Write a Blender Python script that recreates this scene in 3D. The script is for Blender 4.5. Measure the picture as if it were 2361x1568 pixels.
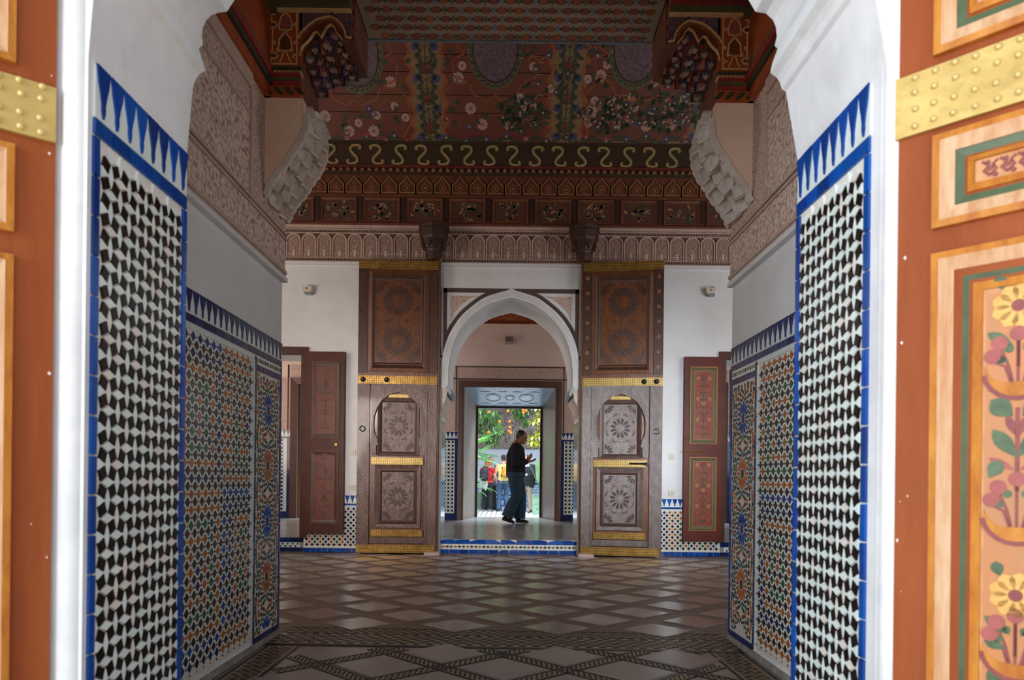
import bpy, bmesh, math, random
from math import sin, cos, pi, radians, sqrt
from mathutils import Vector, Matrix
from mathutils.geometry import tessellate_polygon

S = bpy.context.scene
COL = S.collection
for _o in list(bpy.data.objects):
    bpy.data.objects.remove(_o)
RN = random.Random(11)

# ------------------------------------------------------------------ camera, sky, lights, exposure
FPX = 1560.0                       # focal length in pixels of the 2361 x 1568 frame
ROLL = 0.0115
cam_d = bpy.data.cameras.new('camera')
cam_d.sensor_width = 36.0
cam_d.lens = FPX / 2361 * 36
cam_d.shift_x = 0.0036
cam_d.shift_y = 0.136
cam_d.clip_start = 0.05
cam_d.dof.use_dof = True
cam_d.dof.focus_distance = 6.0
cam_d.dof.aperture_fstop = 4.5
cam = bpy.data.objects.new('camera', cam_d)
COL.objects.link(cam)
cam.matrix_world = Matrix.Translation((0, 0, 1.0)) @ Matrix.Rotation(pi / 2, 4, 'X') @ Matrix.Rotation(ROLL, 4, 'Z')
S.camera = cam

world = bpy.data.worlds.new('sky')
S.world = world
world.use_nodes = True
_bg = world.node_tree.nodes['Background']
_bg.inputs[0].default_value = (0.80, 0.90, 1.0, 1)
_bg.inputs[1].default_value = 0.95

def area(name, loc, target, size, size_y, power, color, spread=180):
    d = bpy.data.lights.new(name, 'AREA')
    d.shape = 'RECTANGLE'; d.size = size; d.size_y = size_y
    d.energy = power; d.color = color; d.spread = radians(spread)
    o = bpy.data.objects.new(name, d)
    COL.objects.link(o)
    o.location = loc
    o.rotation_euler = (Vector(target) - Vector(loc)).to_track_quat('-Z', 'Y').to_euler()
    return o

# added area lamps: courtyard stand-ins behind the camera, fills for hall, garden and gallery
sun_d = bpy.data.lights.new('sun', 'SUN'); sun_d.energy = 7.0; sun_d.angle = radians(0.6); sun_d.color = (1.0, 0.92, 0.82)
sun = bpy.data.objects.new('sun', sun_d); COL.objects.link(sun)
sun.rotation_euler = Vector((0.62, -0.25, -1.0)).to_track_quat('-Z', 'Y').to_euler()
area('courtyard_light_side', (-6.2, -1.9, 2.3), (0.2, 1.6, 1.4), 3.4, 3.2, 190, (0.92, 0.96, 1.0))  # added lamp standing in for courtyard light from the left
area('courtyard_light', (-4.6, -3.9, 2.2), (1.2, 3.0, 1.8), 3.0, 3.2, 270, (0.82, 0.92, 1.0))  # added lamp standing in for the bright courtyard surroundings
area('window_light_left', (-2.5, 4.34, 1.7), (-1.25, 9, 1.1), 0.9, 1.7, 22, (1.0, 0.90, 0.84), 58)  # added for sheen on the tall doors and light on the back wall
area('window_light_right', (2.45, 4.34, 1.7), (1.35, 9, 1.0), 0.9, 1.7, 36, (0.88, 0.94, 1.0), 58)  # matching added fill on the right of the passage
area('hall_window_light_left', (-4.85, 6.6, 3.2), (0, 8.4, 4.8), 1.8, 2.6, 78, (1.0, 0.86, 0.76))  # added fill for the upper hall and ceiling; the end wall is closed
area('hall_window_light_right', (4.85, 6.6, 3.2), (0, 8.4, 4.8), 1.8, 2.6, 70, (0.96, 0.94, 0.94))  # matching added fill from the right end of the hall
area('garden_sky_light', (0.4, 17.6, 6.2), (0.0, 13.6, 0.3), 3.0, 2.0, 1300, (0.72, 0.87, 1.0))  # added lamp over the court to brighten the gallery floor
area('gallery_light_left', (-5.2, 11.3, 2.3), (0, 12.0, 2.0), 1.6, 2.2, 60, (1.0, 0.82, 0.72))  # added fill inside the closed left end of the gallery
area('gallery_light_right', (5.2, 11.3, 2.3), (0, 12.0, 2.0), 1.6, 2.2, 30, (0.95, 0.95, 1.0))  # added fill inside the closed right end of the gallery

S.view_settings.view_transform = 'Standard'
S.view_settings.look = 'None'
S.view_settings.gamma = 1.0
S.view_settings.use_curve_mapping = False
S.view_settings.exposure = 0.15

# ------------------------------------------------------------------ helpers
def lin(c):
    c = c / 255.0
    return c / 12.92 if c <= 0.04045 else ((c + 0.055) / 1.055) ** 2.4

def rgb(t):
    return (lin(t[0]), lin(t[1]), lin(t[2]), 1)

MATS = {}
def mat(name, c, c2=None, vs=5.0, rough=0.6, bs=0, bk=0.0, bt='noise', metal=0.0, coat=0.0, rand=0.0, stretch=None, spec=0.5, sub=0.0, trans=0.0):
    """a procedural material: two colours mixed by noise, a little per-object shift, a bump of noise or cells"""
    if name in MATS:
        return MATS[name]
    m = bpy.data.materials.new(name)
    m.use_nodes = True
    nt = m.node_tree; N = nt.nodes; L = nt.links
    b = N['Principled BSDF']
    b.inputs['Roughness'].default_value = rough
    b.inputs['Metallic'].default_value = metal
    b.inputs['Specular IOR Level'].default_value = spec
    b.inputs['Coat Weight'].default_value = coat
    b.inputs['Coat Roughness'].default_value = 0.08
    if trans:
        b.inputs['Transmission Weight'].default_value = trans
    geo = N.new('ShaderNodeNewGeometry')
    vec = geo.outputs['Position']
    if stretch:
        mp = N.new('ShaderNodeMapping'); mp.inputs['Scale'].default_value = stretch
        L.new(vec, mp.inputs['Vector']); vec = mp.outputs['Vector']
    out = None
    if c2 is not None:
        n = N.new('ShaderNodeTexNoise'); n.inputs['Scale'].default_value = vs
        n.inputs['Detail'].default_value = 5; n.inputs['Roughness'].default_value = 0.65
        L.new(vec, n.inputs['Vector'])
        r = N.new('ShaderNodeValToRGB')
        r.color_ramp.elements[0].position = 0.36; r.color_ramp.elements[0].color = rgb(c)
        r.color_ramp.elements[1].position = 0.64; r.color_ramp.elements[1].color = rgb(c2)
        L.new(n.outputs['Fac'], r.inputs['Fac']); out = r.outputs['Color']
    if rand:
        h = N.new('ShaderNodeHueSaturation')
        oi = N.new('ShaderNodeObjectInfo')
        mr = N.new('ShaderNodeMapRange')
        mr.inputs['To Min'].default_value = 1 - rand; mr.inputs['To Max'].default_value = 1 + rand
        L.new(oi.outputs['Random'], mr.inputs['Value']); L.new(mr.outputs['Result'], h.inputs['Value'])
        if out: L.new(out, h.inputs['Color'])
        else: h.inputs['Color'].default_value = rgb(c)
        out = h.outputs['Color']
    if out: L.new(out, b.inputs['Base Color'])
    else: b.inputs['Base Color'].default_value = rgb(c)
    if bs:
        if bt == 'noise':
            t = N.new('ShaderNodeTexNoise'); t.inputs['Detail'].default_value = 4; o = t.outputs['Fac']
        else:
            t = N.new('ShaderNodeTexVoronoi'); o = t.outputs['Distance']
            if bt == 'edge': t.feature = 'DISTANCE_TO_EDGE'
        t.inputs['Scale'].default_value = bs
        L.new(vec, t.inputs['Vector'])
        bp = N.new('ShaderNodeBump'); bp.inputs['Strength'].default_value = bk; bp.inputs['Distance'].default_value = 0.02
        L.new(o, bp.inputs['Height']); L.new(bp.outputs['Normal'], b.inputs['Normal'])
    MATS[name] = m
    return m

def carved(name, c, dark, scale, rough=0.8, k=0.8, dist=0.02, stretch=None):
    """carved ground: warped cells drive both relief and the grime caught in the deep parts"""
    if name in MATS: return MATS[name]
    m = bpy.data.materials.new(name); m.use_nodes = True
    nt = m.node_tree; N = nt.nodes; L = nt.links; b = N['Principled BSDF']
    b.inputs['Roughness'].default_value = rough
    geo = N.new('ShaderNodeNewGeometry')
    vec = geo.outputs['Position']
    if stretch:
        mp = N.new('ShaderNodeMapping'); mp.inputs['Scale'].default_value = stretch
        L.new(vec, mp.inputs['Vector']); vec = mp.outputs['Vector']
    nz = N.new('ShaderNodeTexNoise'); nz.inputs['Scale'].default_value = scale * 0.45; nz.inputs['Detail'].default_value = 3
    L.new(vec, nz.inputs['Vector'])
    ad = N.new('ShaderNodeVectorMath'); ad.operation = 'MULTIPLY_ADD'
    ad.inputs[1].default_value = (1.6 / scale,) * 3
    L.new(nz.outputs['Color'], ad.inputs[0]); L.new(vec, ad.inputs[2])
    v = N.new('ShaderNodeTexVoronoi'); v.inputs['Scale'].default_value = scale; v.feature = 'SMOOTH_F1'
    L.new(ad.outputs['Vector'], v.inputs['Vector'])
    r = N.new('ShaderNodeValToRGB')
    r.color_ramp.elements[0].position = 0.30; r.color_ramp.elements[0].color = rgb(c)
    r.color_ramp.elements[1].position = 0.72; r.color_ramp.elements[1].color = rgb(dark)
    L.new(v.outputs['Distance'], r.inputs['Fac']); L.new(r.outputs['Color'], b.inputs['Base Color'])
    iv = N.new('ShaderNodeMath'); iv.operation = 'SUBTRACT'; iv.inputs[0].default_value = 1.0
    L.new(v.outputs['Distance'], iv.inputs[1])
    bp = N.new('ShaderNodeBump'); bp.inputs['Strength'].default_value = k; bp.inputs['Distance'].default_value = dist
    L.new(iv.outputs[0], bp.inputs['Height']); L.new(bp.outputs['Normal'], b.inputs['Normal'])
    MATS[name] = m
    return m

def unroll(px, py):
    u = px - 1172.0; v = 1105.0 - py
    return u - ROLL * v, v + ROLL * u

def at(px, py, Y):
    """the point of the upright plane at depth Y that the photograph shows at this pixel"""
    x, z = unroll(px, py)
    return Vector((x * Y / FPX, Y, 1 + z * Y / FPX))

def hit(px, py, p0, n):
    x, z = unroll(px, py)
    d = Vector((x / FPX, 1, z / FPX)); o = Vector((0, 0, 1))
    t = (Vector(p0) - o).dot(n) / d.dot(n)
    return o + d * t

class MB:
    """collects shapes of one mesh. Flat shapes are drawn in (x, z) and stand out towards -y"""
    fine = False          # rounder petals and leaves for what stands close to the camera
    def __init__(s, X=None):
        s.v = []; s.f = []; s.mi = []; s.m = 0; s.X = X or Matrix()
    def add(s, vs, fs):
        o = len(s.v)
        X = s.X
        s.v += [X @ Vector(p) for p in vs]
        s.f += [tuple(i + o for i in f) for f in fs]
        s.mi += [s.m] * len(fs)
    def box(s, x0, x1, y0, y1, z0, z1):
        s.add([(x0, y0, z0), (x1, y0, z0), (x1, y1, z0), (x0, y1, z0), (x0, y0, z1), (x1, y0, z1), (x1, y1, z1), (x0, y1, z1)],
              [(0, 1, 5, 4), (1, 2, 6, 5), (2, 3, 7, 6), (3, 0, 4, 7), (4, 5, 6, 7), (3, 2, 1, 0)])
    def prism(s, poly, y0, y1, inset=0.0, back=True):
        n = len(poly)
        cx = sum(p[0] for p in poly) / n; cz = sum(p[1] for p in poly) / n
        fr = []
        for p in poly:
            dx, dz = p[0] - cx, p[1] - cz
            l = sqrt(dx * dx + dz * dz) or 1
            k = max(0.0, (l - inset) / l)
            fr.append((cx + dx * k, y1, cz + dz * k))
        vs = [(p[0], y0, p[1]) for p in poly] + fr
        fs = [(i, (i + 1) % n, n + (i + 1) % n, n + i) for i in range(n)]
        if n <= 4:
            fs.append(tuple(range(n, 2 * n)))
            if back: fs.append(tuple(range(n - 1, -1, -1)))
        else:
            for t in tessellate_polygon([[Vector((p[0], p[1], 0)) for p in poly]]):
                fs.append((n + t[0], n + t[1], n + t[2]))
                if back: fs.append((t[2], t[1], t[0]))
        s.add(vs, fs)
    def ring(s, outer, inner, y0, y1, y1i=None, closed=True):
        """frame between two outlines of equal count; y1 height of outer front edge, y1i of the inner one"""
        n = len(outer); y1i = y1 if y1i is None else y1i
        vs = [(p[0], y0, p[1]) for p in outer] + [(p[0], y1, p[1]) for p in outer] + [(p[0], y1i, p[1]) for p in inner] + [(p[0], y0, p[1]) for p in inner]
        fs = []
        for i in range(n if closed else n - 1):
            j = (i + 1) % n
            for k in range(3):
                fs.append((k * n + i, k * n + j, (k + 1) * n + j, (k + 1) * n + i))
            fs.append((3 * n + i, 3 * n + j, j, i))
        if not closed:
            fs.append((0, n, 2 * n, 3 * n)); e = n - 1
            fs.append((3 * n + e, 2 * n + e, n + e, e))
        s.add(vs, fs)
    def frame(s, x0, x1, z0, z1, w, y0, y1, y1i=None):
        s.ring([(x0, z0), (x1, z0), (x1, z1), (x0, z1)], [(x0 + w, z0 + w), (x1 - w, z0 + w), (x1 - w, z1 - w), (x0 + w, z1 - w)], y0, y1, y1i)
    def disc(s, x, z, r, y0, y1, n=10, inset=0.0, a0=0.0):
        s.prism([(x + r * cos(a0 + 2 * pi * i / n), z + r * sin(a0 + 2 * pi * i / n)) for i in range(n)], y0, y1, inset, False)
    def petal(s, x, z, a, r0, r1, w, y0, y1):
        c, d = cos(a), sin(a)
        if s.fine:
            L = r1 - r0; T = [k / 9 for k in range(1, 9)]
            pts = [(r0, 0)] + [(r0 + L * t, -w * .5 * sin(pi * t ** 1.25) ** .8) for t in T] + [(r1, 0)] + [(r0 + L * t, w * .5 * sin(pi * t ** 1.25) ** .8) for t in T[::-1]]
            s.prism([(x + p * c - q * d, z + p * d + q * c) for p, q in pts], y0, y1, 0, False); return
        pts = [(r0, 0), (r0 + (r1 - r0) * .35, -w * .42), (r0 + (r1 - r0) * .75, -w * .5), (r1, 0), (r0 + (r1 - r0) * .75, w * .5), (r0 + (r1 - r0) * .35, w * .42)]
        s.prism([(x + p * c - q * d, z + p * d + q * c) for p, q in pts], y0, y1, 0, False)
    def ribbon(s, pts, w, y0, y1, closed=False):
        """flat moulding that follows a line in (x, z)"""
        n = len(pts); A = []; B = []
        for i, p in enumerate(pts):
            if closed: a, b = pts[i - 1], pts[(i + 1) % n]
            else: a, b = pts[max(i - 1, 0)], pts[min(i + 1, n - 1)]
            dx, dz = b[0] - a[0], b[1] - a[1]
            l = sqrt(dx * dx + dz * dz) or 1
            A.append((p[0] - dz / l * w / 2, p[1] + dx / l * w / 2)); B.append((p[0] + dz / l * w / 2, p[1] - dx / l * w / 2))
        s.ring(A, B, y0, y1, None, closed)
    def tube(s, pts, rad, n=8, cap=True):
        pts = [Vector(p) for p in pts]; k = len(pts)
        rad = rad if isinstance(rad, (list, tuple)) else [rad] * k
        vs = []; ref = None
        for i, p in enumerate(pts):
            t = (pts[min(i + 1, k - 1)] - pts[max(i - 1, 0)]).normalized()
            if ref is None:
                ref = Vector((0, 1, 0)) if abs(t.y) < 0.8 else Vector((1, 0, 0))
            a = (ref - t * ref.dot(t)).normalized(); ref = a; b = t.cross(a)
            r = rad[i]; ra, rb = r if isinstance(r, tuple) else (r, r)
            vs += [p + a * (ra * cos(2 * pi * j / n)) + b * (rb * sin(2 * pi * j / n)) for j in range(n)]
        fs = [(i * n + j, i * n + (j + 1) % n, (i + 1) * n + (j + 1) % n, (i + 1) * n + j) for i in range(k - 1) for j in range(n)]
        if cap: fs += [tuple(range(n - 1, -1, -1)), tuple(range((k - 1) * n, k * n))]
        s.add(vs, fs)
    def lathe(s, prof, n=16, c=(0, 0, 0)):
        vs = []; k = len(prof)
        for r, z in prof:
            vs += [(c[0] + r * cos(2 * pi * j / n), c[1] + r * sin(2 * pi * j / n), c[2] + z) for j in range(n)]
        fs = [(i * n + j, i * n + (j + 1) % n, (i + 1) * n + (j + 1) % n, (i + 1) * n + j) for i in range(k - 1) for j in range(n)]
        fs += [tuple(range(n - 1, -1, -1)), tuple(range((k - 1) * n, k * n))]
        s.add(vs, fs)
    def ell(s, c, r, nu=14, nv=9, rot=None):
        vs = []; Rm = rot or Matrix.Identity(3); c = Vector(c)
        for i in range(1, nv):
            th = pi * i / nv
            for j in range(nu):
                ph = 2 * pi * j / nu
                vs.append(c + Rm @ Vector((r[0] * sin(th) * cos(ph), r[1] * sin(th) * sin(ph), r[2] * cos(th))))
        fs = [(i * nu + j, (i + 1) * nu + j, (i + 1) * nu + (j + 1) % nu, i * nu + (j + 1) % nu) for i in range(nv - 2) for j in range(nu)]
        vs += [c + Rm @ Vector((0, 0, r[2])), c + Rm @ Vector((0, 0, -r[2]))]
        t = len(vs) - 2
        fs += [(t, j, (j + 1) % nu) for j in range(nu)]
        o = (nv - 2) * nu
        fs += [(t + 1, o + (j + 1) % nu, o + j) for j in range(nu)]
        s.add(vs, fs)
    def mesh(s, name, mats, smooth=False, calc=True):
        me = bpy.data.meshes.new(name)
        me.from_pydata([tuple(p) for p in s.v], [], s.f)
        mats = mats if isinstance(mats, (list, tuple)) else [mats]
        for m in mats: me.materials.append(m)
        me.polygons.foreach_set('material_index', s.mi)
        if calc:
            bm = bmesh.new(); bm.from_mesh(me)
            bmesh.ops.recalc_face_normals(bm, faces=bm.faces)
            bm.to_mesh(me); bm.free()
        if smooth:
            me.polygons.foreach_set('use_smooth', [True] * len(me.polygons))
            me.set_sharp_from_angle(angle=radians(38))
        me.update()
        return me
    def build(s, name, mats, parent=None, smooth=False, kind=None, calc=True):
        o = bpy.data.objects.new(name, s.mesh(name, mats, smooth, calc))
        COL.objects.link(o)
        if parent: o.parent = parent
        if kind: o['kind'] = kind
        return o

def inst(name, me, parent, M):
    o = bpy.data.objects.new(name, me)
    COL.objects.link(o)
    if parent: o.parent = parent
    o.matrix_local = M
    return o

def tag(o, label, cat=None, group=None, kind=None):
    o['label'] = label
    if cat: o['category'] = cat
    if group: o['group'] = group
    if kind: o['kind'] = kind
    return o

def empty(name, loc, rz=0.0):
    o = bpy.data.objects.new(name, None)
    COL.objects.link(o)
    o.location = loc; o.rotation_euler = (0, 0, rz); o.empty_display_size = 0.1
    return o

def copy_tree(o, loc=None, label=None, parent=None):
    c = o.copy(); COL.objects.link(c)
    if parent: c.parent = parent
    if loc is not None: c.location = loc
    if label: c['label'] = label
    for ch in list(o.children): copy_tree(ch, parent=c)
    return c

def left_frame(X):    # a wall that looks towards +x: local x is depth, local -y comes out of the wall
    return Matrix(((0, -1, 0, X), (1, 0, 0, 0), (0, 0, 1, 0), (0, 0, 0, 1)))
def right_frame(X):   # a wall that looks towards -x: local x is minus depth
    return Matrix(((0, 1, 0, X), (-1, 0, 0, 0), (0, 0, 1, 0), (0, 0, 0, 1)))
def back_frame(Y, X=0, Z=0):
    return Matrix.Translation((X, Y, Z))

def wobble(k=0.012):
    return Matrix.Rotation(RN.uniform(-k, k), 4, 'X') @ Matrix.Rotation(RN.uniform(-k, k), 4, 'Z')

# ------------------------------------------------------------------ materials
WHITE = mat('white_lime_plaster', (214, 213, 212), (226, 226, 227), vs=1.6, rough=0.75, bs=9, bk=0.12)
WHITE_OUT = mat('white_jamb_plaster', (206, 206, 208), (228, 228, 230), vs=3, rough=0.7, bs=14, bk=0.15)
RAW = mat('bare_pink_plaster', (226, 186, 162), (232, 200, 180), vs=4, rough=0.85, bs=12, bk=0.25)
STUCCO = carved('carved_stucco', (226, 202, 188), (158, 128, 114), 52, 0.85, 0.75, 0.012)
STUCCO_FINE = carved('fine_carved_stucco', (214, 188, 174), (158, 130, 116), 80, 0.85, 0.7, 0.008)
STUCCO_PLAIN = mat('stucco_moulding', (200, 176, 162), (184, 156, 142), vs=9, rough=0.85, bs=60, bk=0.2)
MUQ = mat('white_muqarnas_plaster', (214, 204, 196), (196, 180, 170), vs=9, rough=0.8, bs=30, bk=0.2)
TBLACK = mat('glazed_black_tile', (20, 15, 13), (32, 22, 17), vs=20, rough=0.2, bs=16, bk=0.06, rand=0.3, spec=0.3)
TWHITE = mat('glazed_white_tile', (222, 230, 226), (212, 222, 220), vs=12, rough=0.18, bs=14, bk=0.06, rand=0.06)
TWHITE2 = mat('glazed_pinkish_white_tile', (226, 220, 212), (218, 214, 208), vs=12, rough=0.18, bs=14, bk=0.06, rand=0.05)
TGROUT = mat('mosaic_ground', (222, 218, 210), (212, 200, 188), vs=30, rough=0.4)
TBLUE = mat('glazed_cobalt_tile', (4, 56, 142), (4, 74, 150), vs=10, rough=0.14, bs=12, bk=0.08, rand=0.35)
TNAVY = mat('glazed_navy_tile', (20, 34, 84), (24, 44, 98), vs=10, rough=0.15, bs=12, bk=0.08, rand=0.3)
TORANGE = mat('glazed_ochre_tile', (176, 102, 36), (156, 86, 32), vs=30, rough=0.2, rand=0.2)
TGREEN = mat('glazed_green_tile', (22, 96, 62), (30, 84, 58), vs=30, rough=0.2, rand=0.25)
TDARK = mat('glazed_dark_tile', (34, 30, 30), (46, 38, 36), vs=30, rough=0.2, rand=0.3)
MARBLE = mat('worn_marble', (150, 132, 122), (166, 150, 140), vs=4, rough=0.2, bs=5, bk=0.03, rand=0.10)
STRIP = mat('worn_floor_mosaic', (102, 80, 66), (132, 110, 94), vs=55, rough=0.45, bs=50, bk=0.2)
FLINE = mat('dark_floor_border', (34, 32, 40), (44, 40, 46), vs=20, rough=0.4)
FCHECK = mat('buff_floor_mosaic', (176, 156, 124), (156, 132, 104), vs=40, rough=0.4)
WOOD_RUST = mat('rust_painted_wood', (136, 64, 26), (152, 78, 38), vs=9, spec=0.2, rough=0.6, bs=30, bk=0.12, stretch=(1, 1, 0.12))
WOOD_GOLD = mat('ochre_painted_wood', (198, 130, 46), (168, 94, 28), vs=26, spec=.25, rough=0.5, bs=40, bk=0.1, stretch=(1, 1, 0.3))
WOOD_PALE = mat('worn_pale_wood', (210, 172, 136), (188, 134, 90), vs=40, rough=0.6, bs=50, bk=0.2, stretch=(1, 1, 0.12))
WOOD_GREEN = mat('green_painted_wood', (60, 76, 44), (74, 92, 58), vs=12, rough=0.5)
BRASS = mat('hammered_brass', (178, 146, 78), (198, 168, 98), vs=10, rough=0.42, bs=24, bk=0.1, metal=0.35)
BRASS_OLD = mat('dull_brass', (150, 112, 50), (186, 146, 72), vs=9, rough=0.35, bs=24, bk=0.15, metal=0.6)
WOOD_DOOR = mat('old_carved_cedar', (88, 66, 60), (116, 92, 84), vs=14, coat=.12, spec=.5, rough=0.34, bs=70, bk=0.35, stretch=(1, 1, 0.4))
WOOD_DOOR_UP = mat('oiled_cedar', (98, 56, 30), (116, 70, 42), vs=12, coat=.25, rough=0.34, bs=60, bk=0.2, stretch=(1, 1, 0.4))
WOOD_SHADE = mat('dark_door_stile', (66, 40, 28), (80, 52, 40), vs=14, rough=0.42, bs=60, bk=0.2)
WOOD_RECESS = mat('dark_cut_wood', (54, 30, 22), (64, 38, 28), vs=20, rough=0.5)
WOOD_LIGHT = mat('polished_carving', (140, 108, 94), (122, 90, 76), vs=30, rough=0.3, bs=90, bk=0.3)
CEDAR = mat('painted_cedar', (112, 62, 34), (92, 48, 28), vs=8, rough=0.55, bs=30, bk=0.12)
CEDAR_RED = mat('painted_red_cedar', (120, 46, 32), (94, 34, 24), vs=5, rough=0.55)
CEDAR_ORANGE = mat('painted_orange_cedar', (172, 82, 32), (148, 62, 26), vs=9, rough=0.5)
P_CREAM = mat('cream_paint', (222, 178, 126), (204, 156, 108), vs=20, rough=0.6)
P_TAN = mat('tan_line_paint', (172, 122, 78), (150, 100, 62), vs=20, rough=0.6)
P_WHITE = mat('white_flower_paint', (178, 152, 138), (156, 124, 110), vs=30, rough=0.6)
P_GREEN = mat('dark_leaf_paint', (58, 64, 38), (48, 52, 32), vs=20, rough=0.6)
P_OLIVE = mat('olive_paint', (92, 88, 54), (76, 72, 42), vs=20, rough=0.6)
P_BLUE = mat('blue_flower_paint', (58, 54, 88), (70, 66, 100), vs=20, rough=0.6)
P_RED = mat('red_flower_paint', (156, 44, 38), (132, 38, 34), vs=20, rough=0.6)
P_PURPLE = mat('dark_purple_paint', (72, 48, 62), (112, 88, 92), vs=26, rough=0.6)
P_ORANGE = mat('orange_outline_paint', (148, 80, 36), (126, 62, 30), vs=20, rough=0.6)
P_BLACK = mat('black_line_paint', (36, 24, 20), (44, 30, 24), vs=20, rough=0.6)
P_YELLOW = mat('yellow_flower_paint', (220, 172, 88), (208, 152, 72), vs=30, rough=0.55)
P_ROSE = mat('rose_flower_paint', (166, 82, 76), (150, 68, 64), vs=30, rough=0.55)
P_SAGE = mat('sage_leaf_paint', (58, 78, 46), (84, 104, 70), vs=26, rough=0.55)
P_MAROON = mat('maroon_paint', (140, 62, 58), (124, 50, 48), vs=26, rough=0.55)
P_BUFF = mat('buff_field_paint', (206, 150, 98), (188, 124, 76), vs=16, rough=0.55)
P_GREY = mat('greyblue_paint', (112, 116, 126), (92, 96, 100), vs=16, rough=0.5)
IRON = mat('dark_iron', (46, 42, 40), (58, 52, 48), vs=20, rough=0.4, metal=0.7)
CREAM_PL = mat('cream_plastic', (206, 198, 176), None, rough=0.45)
STONE = mat('pale_base_stone', (196, 176, 164), (180, 158, 146), vs=9, rough=0.6, bs=20, bk=0.2)
# ------------------------------------------------------------------ the setting: shells
XC = -0.02            # axis of the passage
HW = 1.435            # half its width
YA, YB = 3.93, 4.31   # corbelled arch between passage and hall
YH = 9.02             # back wall of the hall
YG = 13.3             # far wall of the gallery
ZP = 0.19             # raised gallery floor

def setting(o, label):
    return tag(o, label, kind='structure')

m = MB(); m.box(-6, 6, -14, 14.55, -0.3, -0.004)
floor = setting(m.build('floor', STRIP), 'worn mosaic floor with pale marble lozenges running from passage into hall')
m = MB(); m.box(-14, 14, -14, 1.36, -0.25, 0.0)
setting(m.build('ground', mat('pale_courtyard_paving', (178, 170, 160), (196, 190, 182), vs=2, rough=0.7, bs=4, bk=0.1)), 'pale paving of the courtyard in front of the doorway')

# front wall with its scalloped arch, left and right halves
YF, YJ = 1.37, 1.79
lp = [(428, 356), (444, 208), (450, 186), (460, 171), (474, 163), (467, 140), (458, 112), (468, 103), (465, 82), (468, 62), (476, 46),
      (487, 35), (505, 29), (523, 27), (530, 16), (541, 0), (545, -60), (565, -130), (610, -190), (660, -220), (670, -270), (710, -360), (790, -430), (870, -450), (890, -520), (1000, -640)]
rp = [(1825, 376), (1812, 212), (1803, 206), (1798, 190), (1791, 179), (1776, 168), (1781, 145), (1793, 112), (1786, 106), (1791, 84), (1789, 62), (1782, 46),
      (1766, 31), (1742, 27), (1734, 14), (1726, 0), (1722, -60), (1702, -130), (1658, -190), (1608, -220), (1598, -270), (1558, -360), (1478, -430), (1398, -450), (1378, -520), (1268, -640)]
LX, RX = -0.86, 0.757
def front_half(pts, jx, sgn, cx=-0.05):
    prof = [(at(p[0], p[1], YJ).x, at(p[0], p[1], YJ).z) for p in pts]
    prof[0] = (jx, prof[0][1])
    poly = [(sgn * 6, 0), (jx, 0)] + prof + [(cx, 3.3), (cx, 4.6), (sgn * 6, 4.6)]
    m = MB(); m.prism(poly, YJ, YF)
    return m
wfl = setting(front_half(lp, LX, -1).build('wall_front_left', WHITE_OUT), 'white plastered left half of the doorway wall with scalloped arch')
wfr = setting(front_half(rp, RX, 1).build('wall_front_right', WHITE_OUT), 'white plastered right half of the doorway wall with scalloped arch')
for w, x, sg in ((wfl, LX, 1), (wfr, RX, -1)):     # rounded corner bead of each jamb
    m = MB(); m.tube([(x - sg * 0.030, YF + 0.020, 0.0), (x - sg * 0.030, YF + 0.020, 2.2)], 0.031, 20)
    m.build('corner_bead', WHITE_OUT, w, smooth=True)

# passage side walls
def side_wall(sg):
    x = XC + sg * HW
    m = MB(); m.box(min(x, x + sg * 0.5), max(x, x + sg * 0.5), YJ, YB, 0, 4.6)
    return m
wpl = setting(side_wall(-1).build('wall_passage_left', WHITE), 'left passage wall with mosaic dado, white plaster and carved stucco')
wpr = setting(side_wall(1).build('wall_passage_right', WHITE), 'right passage wall with mosaic dado, white plaster and carved stucco')
m = MB(); m.box(-2.2, 2.2, YJ, YA, 4.5, 4.7)
setting(m.build('ceiling_passage', CEDAR), 'dark cedar ceiling over the passage')

# hall shell
m = MB()
m.box(-5.2, XC - HW - 0.5, YB - 0.2, YB, 0, 7.6); m.box(XC + HW + 0.5, 5.2, YB - 0.2, YB, 0, 7.6)
m.box(XC - HW - 0.5, XC + HW + 0.5, YB - 0.12, YB, 4.6, 7.6)
setting(m.build('wall_hall_front', WHITE), 'white hall wall on either side of the corbelled arch')
for _i, (_x, _s) in enumerate(((-2.5, 'left'), (2.45, 'right'))):      # the two barred windows beside the passage
    m = MB(); m.frame(_x - .52, _x + .52, .72, 2.78, .07, YB - .01, YB + .05)
    _w = setting(m.build('window_%d' % (_i + 1), CEDAR), 'tall barred window of the hall to the %s of the passage' % _s)
    for _k in range(5):
        m = MB(); m.tube([(_x - .36 + _k * .18, YB + .045, .75), (_x - .36 + _k * .18, YB + .045, 2.75)], .010, 6); m.build('bar', IRON, _w)
m = MB(); m.box(-5.2, -5.0, YB, YH, 0, 7.6); setting(m.build('wall_hall_left', WHITE), 'white left end wall of the hall')
m = MB(); m.box(5.0, 5.2, YB, YH, 0, 7.6); setting(m.build('wall_hall_right', WHITE), 'white right end wall of the hall')
m = MB(); m.box(-5.2, 5.2, YB - 0.2, YH - 1.4, 7.3, 7.5)
setting(m.build('ceiling_hall', CEDAR), 'flat cedar middle of the hall ceiling')

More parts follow.
